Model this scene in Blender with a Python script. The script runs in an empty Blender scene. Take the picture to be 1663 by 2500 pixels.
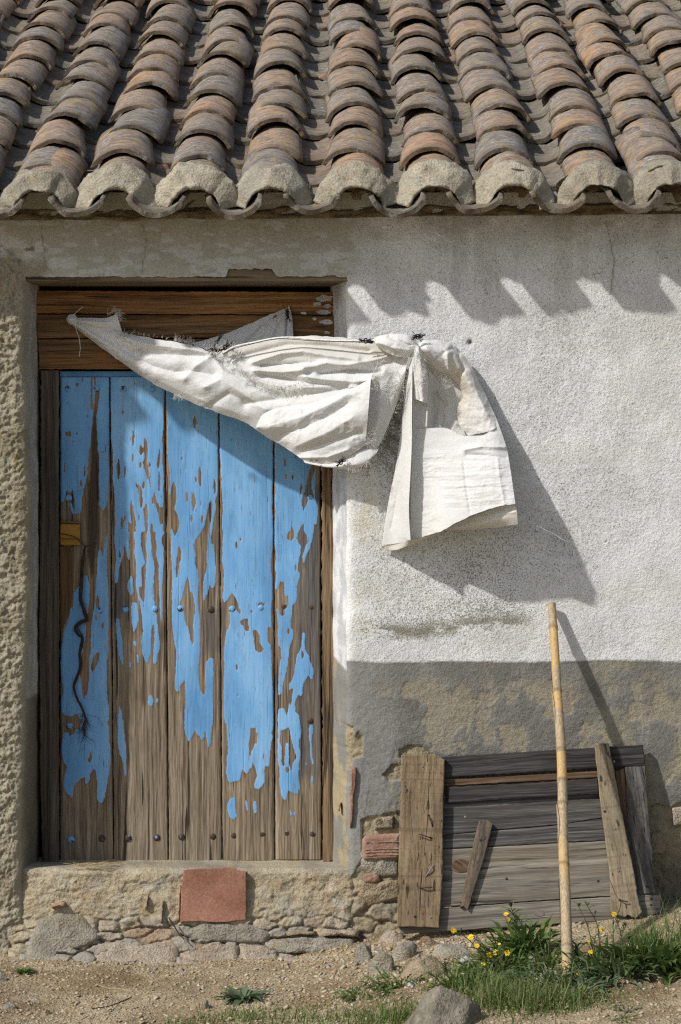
import bpy, math, random
import numpy as np
from mathutils import Matrix, Vector

# ------------------------------------------------------------------ camera, sky, sun
F = 6290.0; D = 8.8; CX = 831.5; CY = 1250.0; ZC = 1.413      # focal length in photo pixels, camera distance, centre, height
sc = bpy.context.scene
cam_d = bpy.data.cameras.new('camera'); cam = bpy.data.objects.new('camera', cam_d)
sc.collection.objects.link(cam); sc.camera = cam
cam.location = (0, -D, ZC); cam.rotation_euler = (math.radians(90), 0, 0)
cam_d.sensor_fit = 'VERTICAL'; cam_d.sensor_height = 36.0; cam_d.lens = 36.0 * F / 2500.0
cam_d.clip_start = 0.05; cam_d.clip_end = 500

SUN = Vector((-1.38, -1.0, 1.47)).normalized()
world = bpy.data.worlds.new('World'); sc.world = world; world.use_nodes = True
wn = world.node_tree; bg = wn.nodes['Background']
sky = wn.nodes.new('ShaderNodeTexSky'); sky.sky_type = 'NISHITA'; sky.sun_disc = False
sky.sun_elevation = math.asin(SUN.z); sky.sun_rotation = math.atan2(SUN.x, SUN.y)
sky.air_density = 1.0; sky.dust_density = 1.6; sky.ozone_density = 0.8
wn.links.new(sky.outputs[0], bg.inputs[0]); bg.inputs[1].default_value = 0.12
sun_d = bpy.data.lights.new('sun', 'SUN'); sun_d.energy = 4.0; sun_d.angle = math.radians(1.4); sun_d.color = (1.0, 0.98, 0.95)
sun = bpy.data.objects.new('sun', sun_d); sc.collection.objects.link(sun)
sun.rotation_euler = SUN.to_track_quat('Z', 'Y').to_euler(); sun.location = (-6, -6, 8)
vs = sc.view_settings; vs.view_transform = 'Standard'; vs.look = 'None'; vs.gamma = 1; vs.exposure = -0.08
vs.use_curve_mapping = False

sc.cycles.use_denoising = False; sc.cycles.max_bounces = 6; sc.cycles.diffuse_bounces = 3; sc.cycles.sample_clamp_indirect = 3; sc.cycles.filter_width = 1.25
random.seed(7); RNG = np.random.default_rng(7)

# ------------------------------------------------------------------ numeric helpers
def P(px, py, d=0.0):
    """photo pixel at distance d in front of the wall plane -> world point"""
    k = (D - d) / F
    return ((px - CX) * k, -d, ZC - (py - CY) * k)
def PA(px, py, d):
    px = np.asarray(px, float); py = np.asarray(py, float); d = np.asarray(d, float) + 0 * px
    k = (D - d) / F
    return np.stack([(px - CX) * k, -d, ZC - (py - CY) * k], -1)
_T = np.random.default_rng(3).random(65536)
def _h(ix, iy, s):
    h = (ix * 73856093) ^ (iy * 19349663) ^ (s * 83492791)
    h = (h ^ (h >> 13)) * 1274126177
    return _T[(h ^ (h >> 16)) & 65535]
def vn(x, y, s=0):
    x = np.asarray(x, float); y = np.asarray(y, float)
    ix = np.floor(x).astype(np.int64); iy = np.floor(y).astype(np.int64)
    fx = x - ix; fy = y - iy; fx = fx * fx * fx * (fx * (6 * fx - 15) + 10); fy = fy * fy * fy * (fy * (6 * fy - 15) + 10)
    a = _h(ix, iy, s); b = _h(ix + 1, iy, s); c = _h(ix, iy + 1, s); e = _h(ix + 1, iy + 1, s)
    return (a * (1 - fx) + b * fx) * (1 - fy) + (c * (1 - fx) + e * fx) * fy
def fbm(x, y, o=4, s=0, g=0.5):
    r = 0; a = 1; t = 0
    for i in range(o):
        r = r + a * (vn(x * 2 ** i + 17.3 * i, y * 2 ** i - 9.1 * i, s + i) * 2 - 1); t += a; a *= g
    return r / t
def worley(x, y, s=0, jit=.85):
    ix = np.floor(x).astype(np.int64); iy = np.floor(y).astype(np.int64); f1 = np.full(x.shape, 9.); f2 = f1.copy(); cid = np.zeros(x.shape)
    for dx in (-1, 0, 1):
        for dy in (-1, 0, 1):
            cx = ix + dx; cy = iy + dy; d = np.hypot(cx + .5 + jit * (_h(cx, cy, s) - .5) - x, cy + .5 + jit * (_h(cx, cy, s + 1) - .5) - y)
            h = _h(cx, cy, s + 2); n = d < f1; f2 = np.where(n, f1, np.minimum(f2, d)); cid = np.where(n, h, cid); f1 = np.where(n, d, f1)
    return f1, f2, cid
def sst(a, b, x):
    t = np.clip((x - a) / (b - a), 0, 1); return t * t * (3 - 2 * t)
def inpoly(X, Y, poly):
    res = np.zeros(X.shape, bool); n = len(poly)
    for i in range(n):
        x1, y1 = poly[i]; x2, y2 = poly[(i + 1) % n]
        if y1 == y2: continue
        res ^= ((y1 > Y) != (y2 > Y)) & (X < (x2 - x1) * (Y - y1) / (y2 - y1) + x1)
    return res
def blur(a, n):
    for ax in (0, 1):
        for _ in range(2):
            k = np.ones(2 * n + 1) / (2 * n + 1)
            pad = [(0, 0), (0, 0)]; pad[ax] = (n, n)
            b = np.pad(a, pad, mode='edge'); c = np.cumsum(np.insert(b, 0, 0, axis=ax), axis=ax)
            a = (np.take(c, range(2 * n + 1, c.shape[ax]), ax) - np.take(c, range(0, c.shape[ax] - 2 * n - 1), ax)) / (2 * n + 1)
    return a
def interp_pts(pts, n):
    """Catmull-Rom resample of a list of tuples, parameter by index"""
    p = np.asarray(pts, float); m = len(p)
    if m == 2:
        t = np.linspace(0, 1, n)[:, None]; return p[0] * (1 - t) + p[1] * t
    t = np.linspace(0, m - 1, n); i = np.minimum(t.astype(int), m - 2); f = (t - i)[:, None]
    p0 = p[np.maximum(i - 1, 0)]; p1 = p[i]; p2 = p[i + 1]; p3 = p[np.minimum(i + 2, m - 1)]
    return 0.5 * ((2 * p1) + (-p0 + p2) * f + (2 * p0 - 5 * p1 + 4 * p2 - p3) * f ** 2 + (-p0 + 3 * p1 - 3 * p2 + p3) * f ** 3)
def polydist(X, Y, pts):
    """signed-less distance from points to a polyline"""
    best = np.full(X.shape, 1e9)
    for (x1, y1), (x2, y2) in zip(pts[:-1], pts[1:]):
        dx, dy = x2 - x1, y2 - y1; L = dx * dx + dy * dy
        t = np.clip(((X - x1) * dx + (Y - y1) * dy) / L, 0, 1)
        best = np.minimum(best, np.hypot(X - x1 - t * dx, Y - y1 - t * dy))
    return best

# ------------------------------------------------------------------ object helpers
COL = sc.collection
def thing(name, loc, label, cat, group=None):
    o = bpy.data.objects.new(name, None); COL.objects.link(o); o.location = loc; o.empty_display_size = 0.1
    o['label'] = label; o['category'] = cat
    if group: o['group'] = group
    return o
def tag(o, label, cat, group=None):
    o['label'] = label; o['category'] = cat
    if group: o['group'] = group
    return o
def wloc(o):
    v = Vector((0, 0, 0))
    while o is not None: v = v + o.location; o = o.parent
    return v
def mesh_obj(name, verts, faces, mat, parent=None, smooth=True, attrs=None, origin='c', mats=None, midx=None):
    verts = np.asarray(verts, float).reshape(-1, 3)
    if origin == 'c':
        lo = verts.min(0); hi = verts.max(0); og = np.array([(lo[0] + hi[0]) / 2, (lo[1] + hi[1]) / 2, lo[2]])
    else: og = np.asarray(origin, float)
    me = bpy.data.meshes.new(name)
    v = verts - og
    if isinstance(faces, np.ndarray):
        k = faces.shape[1]; nf = len(faces)
        me.vertices.add(len(v)); me.vertices.foreach_set('co', v.astype(np.float32).ravel())
        me.loops.add(nf * k); me.loops.foreach_set('vertex_index', faces.astype(np.int32).ravel())
        me.polygons.add(nf); me.polygons.foreach_set('loop_start', np.arange(0, nf * k, k, dtype=np.int32))
        me.update(calc_edges=True)
    else:
        me.from_pydata(v.tolist(), [], faces)
    me.validate()
    if smooth: me.polygons.foreach_set('use_smooth', [True] * len(me.polygons))
    for an, (ty, data) in (attrs or {}).items():
        at = me.attributes.new(an, ty, 'POINT')
        if ty == 'FLOAT': at.data.foreach_set('value', np.asarray(data, np.float32).ravel())
        elif ty == 'FLOAT_VECTOR': at.data.foreach_set('vector', np.asarray(data, np.float32).ravel())
        else:
            c = np.asarray(data, np.float32).reshape(-1, 3); c = np.concatenate([c, np.ones((len(c), 1), np.float32)], 1)
            at.data.foreach_set('color', c.ravel())
    for m in (mats or [mat]): me.materials.append(m)
    if midx is not None: me.polygons.foreach_set('material_index', np.asarray(midx, np.int32))
    me.update()
    o = bpy.data.objects.new(name, me); COL.objects.link(o)
    if parent is not None: o.parent = parent; o.location = Vector(og) - wloc(parent)
    else: o.location = Vector(og)
    return o
def grid_faces(nr, nc, off=0, flip=False):
    i = np.arange(nr - 1)[:, None] * nc + np.arange(nc - 1)[None, :] + off
    f = np.stack([i, i + 1, i + nc + 1, i + nc], -1).reshape(-1, 4)
    return f[:, ::-1].copy() if flip else f
def tube(pts, radii, seg=6, cap=True):
    pts = np.asarray(pts, float); n = len(pts); radii = np.broadcast_to(np.asarray(radii, float), (n,))
    tan = np.gradient(pts, axis=0); tan /= np.linalg.norm(tan, axis=1)[:, None] + 1e-12
    up = np.array([0.31, 0.9, 0.2]); a = np.cross(tan, up); a /= np.linalg.norm(a, axis=1)[:, None] + 1e-12; b = np.cross(tan, a)
    th = np.linspace(0, 2 * math.pi, seg, endpoint=False)
    v = pts[:, None] + radii[:, None, None] * (np.cos(th)[None, :, None] * a[:, None] + np.sin(th)[None, :, None] * b[:, None])
    f = []
    for i in range(n - 1):
        for j in range(seg):
            k = (j + 1) % seg; f.append((i * seg + j, i * seg + k, (i + 1) * seg + k, (i + 1) * seg + j))
    if cap: f.append(tuple(range(seg))[::-1]); f.append(tuple((n - 1) * seg + j for j in range(seg)))
    return v.reshape(-1, 3), f
class MB:
    def __init__(self): self.v = []; self.f = []; self.n = 0; self.mi = []
    def add(self, v, f, mi=0):
        v = np.asarray(v, float).reshape(-1, 3); self.v.append(v)
        self.f += [tuple(int(i) + self.n for i in q) for q in f]; self.mi += [mi] * len(f); self.n += len(v)
    def build(self, name, mat, parent=None, **k):
        return mesh_obj(name, np.concatenate(self.v), self.f, mat, parent, midx=self.mi if k.get('mats') else None, **k)

# ------------------------------------------------------------------ material helpers
class NT:
    def __init__(s, name):
        s.m = bpy.data.materials.new(name); s.m.use_nodes = True; s.t = s.m.node_tree
        s.b = s.t.nodes['Principled BSDF']; s.out = s.t.nodes['Material Output']; s.b.inputs['Specular IOR Level'].default_value = 0.25
    def n(s, ty, **k):
        nd = s.t.nodes.new('ShaderNode' + ty)
        for a, v in k.items(): setattr(nd, a, v)
        return nd
    def set(s, sock, v):
        if hasattr(v, 'is_output') or isinstance(v, bpy.types.NodeSocket): s.t.links.new(v, sock)
        elif isinstance(v, (tuple, list)) and len(v) == 3 and sock.type == 'RGBA': sock.default_value = (*v, 1)
        else: sock.default_value = v
    def attr(s, name, out='Fac'): return s.n('Attribute', attribute_name=name).outputs[out]
    def obj(s): return s.n('TexCoord').outputs['Object']
    def rnd(s): return s.n('ObjectInfo').outputs['Random']
    def vec(s, v, scale=(1, 1, 1), off=None):
        m = s.n('VectorMath', operation='MULTIPLY'); s.set(m.inputs[0], v); m.inputs[1].default_value = scale
        if off is None: return m.outputs[0]
        a = s.n('VectorMath', operation='ADD'); s.set(a.inputs[0], m.outputs[0]); s.set(a.inputs[1], off); return a.outputs[0]
    def noise(s, v, scale=5, detail=4, rough=0.55, dist=0.0, out=0):
        t = s.n('TexNoise'); s.set(t.inputs['Vector'], v); t.inputs['Scale'].default_value = scale
        t.inputs['Detail'].default_value = detail; t.inputs['Roughness'].default_value = rough; t.inputs['Distortion'].default_value = dist
        return t.outputs[out]
    def voro(s, v, scale=5, feat='F1', out='Distance'):
        t = s.n('TexVoronoi', feature=feat); s.set(t.inputs['Vector'], v); t.inputs['Scale'].default_value = scale; return t.outputs[out]
    def math(s, op, a, b=0.0, c=None, clamp=False):
        m = s.n('Math', operation=op, use_clamp=clamp); s.set(m.inputs[0], a); s.set(m.inputs[1], b)
        if c is not None: s.set(m.inputs[2], c)
        return m.outputs[0]
    def step(s, x, a, b, to0=0.0, to1=1.0):
        m = s.n('MapRange', interpolation_type='SMOOTHSTEP'); s.set(m.inputs[0], x)
        for i, v in ((1, a), (2, b), (3, to0), (4, to1)): s.set(m.inputs[i], v)
        return m.outputs[0]
    def mix(s, f, a, b, mode='MIX'):
        m = s.n('MixRGB', blend_type=mode); s.set(m.inputs[0], f); s.set(m.inputs[1], a); s.set(m.inputs[2], b); return m.outputs[0]
    def ramp(s, f, stops):
        r = s.n('ValToRGB'); s.set(r.inputs[0], f); e = r.color_ramp.elements
        while len(e) < len(stops): e.new(0.5)
        for q, (p, c) in zip(e, stops): q.position = p; q.color = (*c, 1)
        return r.outputs[0]
    def bump(s, h, dist=0.002, strength=1.0, normal=None):
        b = s.n('Bump'); b.inputs['Strength'].default_value = strength; b.inputs['Distance'].default_value = dist
        s.set(b.inputs['Height'], h)
        if normal is not None: s.set(b.inputs['Normal'], normal)
        return b.outputs[0]
    def fin(s, col, rough=0.8, normal=None):
        s.set(s.b.inputs['Base Color'], col); s.set(s.b.inputs['Roughness'], rough)
        if normal is not None: s.set(s.b.inputs['Normal'], normal)
        return s.m

def hsv_shift(nt, col, amt_v=0.25, amt_s=0.0):
    h = nt.n('HueSaturation'); nt.set(h.inputs['Color'], col)
    r = nt.rnd(); nt.set(h.inputs['Value'], nt.step(r, 0, 1, 1 - amt_v, 1 + amt_v)); return h.outputs[0]

def grain(nt, g, s1=1.0):
    """wood figure from grain coordinates: returns (fine, streak, crack)"""
    w = nt.noise(nt.vec(g, (2.2, 9, 9)), 1.0, 2, 0.5, out=1)
    g2 = nt.vec(w, (0.012, 0.030, 0.03), g)
    rings = nt.noise(nt.vec(g2, (1.6 * s1, 95 * s1, 30)), 1.0, 3, 0.6)
    fine = nt.noise(nt.vec(g2, (9, 330, 330)), 1.0, 3, 0.6)
    streak = nt.noise(nt.vec(g2, (0.9, 13, 13)), 1.0, 4, 0.6)
    ck = nt.noise(nt.vec(g2, (2.0, 75, 75), (7.7, 3.1, 1.2)), 1.0, 2, 0.5)
    crack = nt.step(ck, 0.645, 0.70)
    return rings, fine, streak, crack
def wood_mat(name, dark, mid, light, patch=None, patch_amt=0.5, rough=0.85, vary=0.18, s1=1.0, bump=0.0022, saw=False, sk=1.0):
    nt = NT(name); g = nt.attr('gcoord', 'Vector')
    r = nt.rnd()
    cx = nt.n('CombineXYZ'); nt.set(cx.inputs[0], nt.math('MULTIPLY', r, 13.7)); nt.set(cx.inputs[1], nt.math('MULTIPLY', r, 5.3))
    g = nt.vec(g, (1, 1, 1), cx.outputs[0])
    rings, fine, streak, crack = grain(nt, g, s1)
    if sk != 1.0: streak = nt.noise(nt.vec(g, (2.2, 13 * sk, 13)), 1.0, 3, .6)
    t = nt.math('ADD', nt.math('MULTIPLY', rings, 0.6), nt.math('MULTIPLY', fine, 0.4))
    col = nt.ramp(t, [(0.36, dark), (0.5, mid), (0.63, light)])
    if patch is not None:
        col = nt.mix(nt.math('MULTIPLY', nt.step(streak, 0.45, 0.68), patch_amt), col, nt.mix(nt.step(fine, .3, .7), tuple(c * .6 for c in patch), patch))
    blotch = nt.noise(nt.vec(g, (3, 14, 14)), 1.0, 4, .6)
    col = nt.mix(1.0, col, nt.ramp(blotch, [(0.3, (.72, .71, .70)), (0.7, (1.15, 1.13, 1.1))]), 'MULTIPLY')
    h = nt.math('ADD', t, nt.math('MULTIPLY', crack, -0.9))
    if saw:
        sw = nt.noise(nt.vec(g, (95, 1.5, 1.5)), 1.0, 1, .5)
        h = nt.math('ADD', h, nt.math('MULTIPLY', sw, 0.35)); col = nt.mix(nt.step(sw, .52, .72, 0, .35), col, dark)
    col = nt.mix(nt.math('MULTIPLY', crack, 0.8), col, (0.02, 0.015, 0.012))
    col = hsv_shift(nt, col, vary)
    return nt.fin(col, rough, nt.bump(h, bump, 1.0))

# ------------------------------------------------------------------ materials
def m_plaster():
    nt = NT('limewashed_render'); base = nt.attr('base', 'Color'); rgh = nt.attr('rgh'); speck = nt.attr('speck')
    o = nt.obj()
    n1 = nt.noise(o, 330, 2, .6); n2 = nt.noise(nt.vec(o, (1, 1, 1.0)), 120, 4, .7); n3 = nt.noise(o, 8, 5, .6); n4 = nt.noise(o, 40, 3, .6)
    sp = nt.noise(nt.vec(o, (1, 1, 1), (3.1, 0, 7.7)), 190, 2, .55)
    th = nt.math('SUBTRACT', nt.step(speck, 0, 1, 0.70, 0.44), nt.math('MULTIPLY', nt.math('SUBTRACT', n4, .5), .22))
    spf = nt.step(nt.math('SUBTRACT', sp, th), -0.03, 0.04)
    sp2 = nt.noise(nt.vec(o, (1, 1, 1), (9.1, 2, 1.7)), 45, 2, .5)
    spf2 = nt.math('MULTIPLY', nt.step(sp2, .73, .77), nt.step(speck, .05, .3))
    col = nt.mix(1.0, base, nt.ramp(n3, [(.3, (.86, .86, .86)), (.7, (1.07, 1.07, 1.07))]), 'MULTIPLY')
    col = nt.mix(1.0, col, nt.ramp(n2, [(.28, (.74, .73, .71)), (.55, (1.05, 1.05, 1.05))]), 'MULTIPLY')
    pit = nt.mix(nt.noise(o, 60, 2), (.16, .145, .105), (.30, .28, .22))
    col = nt.mix(nt.math('MULTIPLY', nt.math('MAXIMUM', spf, spf2), 0.72), col, pit)
    h = nt.math('ADD', nt.math('MULTIPLY', n2, 1.0), nt.math('MULTIPLY', n1, .4)); h = nt.math('ADD', h, nt.math('MULTIPLY', n4, .8))
    h = nt.math('SUBTRACT', h, nt.math('MULTIPLY', nt.math('MAXIMUM', spf, spf2), 0.5))
    b = nt.n('Bump'); b.inputs['Distance'].default_value = 0.0055; nt.set(b.inputs['Strength'], rgh); nt.set(b.inputs['Height'], h)
    return nt.fin(col, 0.93, b.outputs[0])
M_PLASTER = m_plaster()

def m_tile(name, cols, lich, dark):
    nt = NT(name); o0 = nt.obj(); r = nt.rnd()
    cx = nt.n('CombineXYZ'); nt.set(cx.inputs[0], nt.math('MULTIPLY', r, 37.0)); nt.set(cx.inputs[2], nt.math('MULTIPLY', r, 11.0))
    o = nt.vec(o0, (1, 1, 1), cx.outputs[0])
    n1 = nt.noise(nt.vec(o, (14, 55, 14)), 1, 5, .65); n2 = nt.noise(o, 9, 5, .6); n3 = nt.noise(o, 120, 3, .6)
    base = nt.ramp(r, [(0.0, cols[0]), (0.3, cols[1]), (0.6, cols[2]), (1.0, cols[3])])
    col = nt.mix(1, base, nt.ramp(n1, [(.32, (.45, .43, .41)), (.52, (1, 1, 1)), (.7, (1.4, 1.35, 1.28))]), 'MULTIPLY')
    col = nt.mix(1, col, nt.ramp(nt.noise(nt.vec(o, (26, 34, 26), (2, 7, 5)), 1, 4, .65), [(.32, (.62, .62, .64)), (.5, (1, 1, 1)), (.68, (1.3, 1.16, 1.0))]), 'MULTIPLY')
    lf = nt.math('MULTIPLY', nt.step(nt.noise(nt.vec(o, (30, 80, 30), (4, 4, 4)), 1, 6, .7), .46, .56), nt.step(nt.noise(o, 5, 3, .6), .36, .60))
    col = nt.mix(nt.math('MULTIPLY', lf, .85), col, nt.mix(nt.step(n3, .35, .65), lich[0], lich[1]))
    yf = nt.math('MULTIPLY', nt.step(nt.noise(nt.vec(o, (1, 1, 1), (8, 1, 3)), 18, 5, .7), .53, .62), .7)
    col = nt.mix(yf, col, lich[2])
    col = nt.mix(nt.step(n2, .56, .74, 0, .75), col, dark)
    # grey weathering gathers towards the exposed lower lip
    lip = nt.attr('lip'); col = nt.mix(nt.math('MULTIPLY', lip, nt.step(n1, .35, .6, .15, .8)), col, (.085, .064, .042))
    ws = nt.noise(nt.vec(o, (40, 40, 40), (1, 9, 3)), 1, 2, .5); col = nt.mix(nt.step(ws, .74, .78, 0, .8), col, (.42, .42, .38))
    h = nt.math('ADD', nt.math('MULTIPLY', n1, .8), nt.math('ADD', nt.math('MULTIPLY', n3, .35), nt.math('MULTIPLY', lf, .35)))
    return nt.fin(col, .92, nt.bump(h, .006, 1))
M_COVER = m_tile('weathered_clay', [(.30, .20, .13), (.23, .195, .16), (.37, .235, .145), (.21, .19, .165)],
                 [(.25, .25, .24), (.43, .42, .395), (.38, .28, .12)], (.095, .083, .07))
M_PAN = m_tile('grey_weathered_clay', [(.22, .195, .16), (.25, .205, .16), (.19, .175, .15), (.29, .20, .145)],
               [(.27, .27, .235), (.42, .42, .36), (.28, .25, .13)], (.08, .073, .064))
def m_simple(name, c1, c2, scale=30, rough=.9, bump=.004, c3=None, fine=140, vary=0.1):
    nt = NT(name); r = nt.rnd(); cx = nt.n('CombineXYZ'); nt.set(cx.inputs[0], nt.math('MULTIPLY', r, 23.0))
    o = nt.vec(nt.obj(), (1, 1, 1), cx.outputs[0])
    n1 = nt.noise(o, scale, 5, .65); n2 = nt.noise(o, fine, 3, .6)
    col = nt.ramp(n1, [(.32, c1), (.66, c2)])
    if c3: col = nt.mix(nt.step(nt.noise(o, scale * .4, 4, .6), .52, .66), col, c3)
    col = nt.mix(1, col, nt.ramp(n2, [(.3, (.72, .7, .68)), (.65, (1.15, 1.15, 1.13))]), 'MULTIPLY')
    col = hsv_shift(nt, col, vary)
    return nt.fin(col, rough, nt.bump(nt.math('ADD', n1, nt.math('MULTIPLY', n2, .6)), bump))
M_MORTAR = m_simple('sandy_mortar', (.27, .235, .17), (.40, .36, .275), 22, .95, .010, (.30, .28, .225), vary=.16)
M_RUBBLE = m_simple('rubble_fill', (.13, .10, .06), (.33, .26, .16), 30, .95, .014)
M_BRICK = m_simple('red_brick', (.27, .155, .11), (.39, .245, .18), 25, .9, .004, (.36, .28, .21))
M_TERRA = m_simple('terracotta', (.30, .145, .095), (.40, .21, .14), 7, .85, .002, (.25, .115, .07))
M_STEP = m_simple('sandy_earth_plaster', (.33, .27, .175), (.47, .40, .275), 30, .95, .009, (.36, .275, .15), fine=190)
M_STONES = [m_simple('grey_stone', (.24, .22, .175), (.37, .335, .265), 14, .9, .016, (.30, .25, .17)),
            m_simple('pink_stone', (.30, .245, .185), (.41, .345, .265), 16, .9, .016, (.31, .22, .155)),
            m_simple('tan_stone', (.24, .19, .12), (.36, .29, .19), 15, .9, .016, (.22, .13, .06)),
            m_simple('pale_stone', (.36, .36, .33), (.5, .49, .45), 18, .9, .012)]
M_BOULDER = m_simple('boulder_stone', (.15, .135, .10), (.28, .25, .195), 12, .9, .016, (.13, .115, .085), fine=90)
M_DARK = m_simple('dark_interior', (.01, .01, .01), (.015, .013, .012), 20, 1, 0)  # near-black colour stands in for the unlit space behind the door
M_IRON = m_simple('rusty_iron', (.035, .022, .016), (.09, .05, .03), 120, .6, .002)
M_STEEL = m_simple('dull_nail_steel', (.16, .15, .14), (.3, .29, .28), 160, .4, .001)

# timbers
W_LINTEL = wood_mat('lintel_timber', (.05, .026, .011), (.23, .115, .043), (.42, .22, .085), (.20, .15, .095), .45)
W_POSTL = wood_mat('dark_post_timber', (.035, .028, .021), (.12, .095, .07), (.23, .185, .135), (.07, .063, .056), .6, s1=.8)
W_POSTR = wood_mat('charred_post_timber', (.04, .028, .018), (.23, .155, .085), (.36, .255, .145), (.028, .024, .02), 1.0, s1=.55, sk=5.0)
W_GREY = wood_mat('grey_weathered_board', (.06, .055, .046), (.165, .15, .125), (.29, .262, .215), (.22, .18, .115), .5, vary=.08)
W_DGREY = wood_mat('dark_grey_board', (.022, .021, .02), (.082, .079, .073), (.17, .163, .15), (.14, .115, .08), .35, vary=.1)
W_BLACK = wood_mat('blackened_board', (.012, .0115, .011), (.038, .036, .034), (.085, .08, .074), (.075, .058, .04), .35, vary=.05)
W_TAN = wood_mat('tan_batten', (.085, .055, .03), (.235, .17, .10), (.31, .235, .145), (.16, .115, .07), .5, vary=.04, saw=True)
W_PALE = wood_mat('pale_batten', (.13, .10, .06), (.28, .225, .145), (.37, .30, .20), (.2, .17, .125), .5, vary=.04, saw=True)
W_LATCH = wood_mat('ochre_latch', (.22, .11, .02), (.34, .175, .03), (.4, .22, .05), None, vary=.02)
W_REDDISH = wood_mat('reddish_slat', (.05, .03, .018), (.13, .08, .045), (.2, .13, .08), None, vary=.05)

def m_door():
    nt = NT('peeling_blue_paint'); g = nt.attr('gcoord', 'Vector'); paint = nt.attr('paint'); edge = nt.attr('edge'); crackA = nt.attr('split')
    rings, fine, streak, crack = grain(nt, g, 1.0)
    t = nt.math('ADD', nt.math('MULTIPLY', rings, 0.55), nt.math('MULTIPLY', fine, 0.45))
    grey = nt.ramp(t, [(.36, (.08, .058, .038)), (.5, (.215, .168, .115)), (.63, (.36, .295, .21))])
    brown = nt.ramp(t, [(.36, (.085, .046, .02)), (.5, (.21, .128, .066)), (.63, (.31, .20, .11))])
    dgrey = nt.ramp(t, [(.3, (.04, .038, .036)), (.5, (.105, .098, .092)), (.68, (.19, .175, .16))])
    bmix = nt.math('ADD', edge, nt.math('MULTIPLY', nt.math('SUBTRACT', streak, .5), 1.6), clamp=True)
    wood = nt.mix(nt.step(bmix, .05, .75, 0, .9), grey, brown)
    dk = nt.attr('dark'); wood = nt.mix(nt.math('MULTIPLY', dk, nt.step(streak, .3, .62, .4, 1)), wood, dgrey)
    st = nt.noise(nt.vec(g, (4, 10, 10)), 1, 4, .6); wood = nt.mix(nt.step(st, .56, .75, 0, .5), wood, (.06, .04, .02))
    wood = nt.mix(nt.math('MULTIPLY', crack, .85), wood, (.018, .013, .01))
    wood = nt.mix(nt.math('MULTIPLY', crackA, .8), wood, (.035, .026, .018))
    pn = nt.noise(nt.vec(g, (40, 70, 70)), 1, 3, .6)
    pn2 = nt.noise(nt.vec(g, (110, 190, 190), (4, 1, 1)), 1, 2, .6); pf = nt.step(nt.math('ADD', nt.math('ADD', paint, nt.math('MULTIPLY', nt.math('SUBTRACT', pn, .5), .5)), nt.math('MULTIPLY', nt.math('SUBTRACT', pn2, .5), .45)), .46, .54)
    hl = nt.noise(nt.vec(g, (2.6, 210, 210), (6, 2, 2)), 1, 1, .5); pf = nt.math('MULTIPLY', pf, nt.math('SUBTRACT', 1, nt.math('MULTIPLY', nt.step(nt.math('ABSOLUTE', nt.math('SUBTRACT', hl, .62)), .0, .008, 1, 0), nt.step(nt.noise(nt.vec(g, (3, 9, 9)), 1, 3, .5), .5, .6))))
    # fine checks and scratches through the paint film
    sc1 = nt.noise(nt.vec(g, (22, 260, 260), (3, 1, 2)), 1, 2, .5); pf = nt.math('MULTIPLY', pf, nt.math('SUBTRACT', 1, nt.step(sc1, .70, .74)))
    sp = nt.noise(nt.vec(g, (170, 230, 230), (1, 5, 2)), 1, 2, .5); pf = nt.math('MULTIPLY', pf, nt.math('SUBTRACT', 1, nt.math('MULTIPLY', nt.step(sp, .70, .75), .75)))
    fade = nt.noise(nt.vec(g, (2.2, 7, 7)), 1, 5, .6)
    blue = nt.ramp(fade, [(.32, (.115, .30, .54)), (.5, (.175, .40, .68)), (.66, (.26, .50, .76))])
    blue = nt.mix(nt.step(nt.noise(nt.vec(g, (8, 240, 240)), 1, 2, .5), .3, .7, 0, .14), blue, (.07, .22, .48))
    dirt = nt.noise(nt.vec(g, (7, 26, 26), (2, 2, 2)), 1, 5, .65); blue = nt.mix(nt.step(dirt, .5, .75, 0, .5), blue, (.10, .21, .33))
    rim = nt.math('MULTIPLY', nt.step(nt.math('ABSOLUTE', nt.math('SUBTRACT', paint, .62)), .0, .16, 1, 0), .35)
    blue = nt.mix(rim, blue, (.33, .52, .72))
    col = nt.mix(pf, wood, blue)
    h = nt.math('ADD', nt.math('MULTIPLY', t, nt.step(pf, 0, 1, .8, .22)), nt.math('ADD', nt.math('MULTIPLY', pf, .55), nt.math('MULTIPLY', crack, -.5)))
    rough = nt.step(pf, 0, 1, .88, .5)
    return nt.fin(col, rough, nt.bump(h, .002, 1))
M_DOOR = m_door()
def m_nail(name, lo):
    nt = NT(name); o = nt.obj(); r = nt.rnd(); cx = nt.n('CombineXYZ'); nt.set(cx.inputs[0], nt.math('MULTIPLY', r, 9.0))
    n = nt.noise(nt.vec(o, (1, 1, 1), cx.outputs[0]), 70, 2, .5)
    f = nt.step(n, lo, lo + .05)
    col = nt.mix(f, nt.ramp(nt.noise(o, 300, 3), [(.3, (.03, .018, .012)), (.7, (.10, .06, .04))]), (.15, .37, .66))
    return nt.fin(col, .55, nt.bump(n, .002))
M_NAILB = m_nail('blue_painted_stud', .40); M_NAILR = m_nail('rusty_stud', .62)

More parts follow.
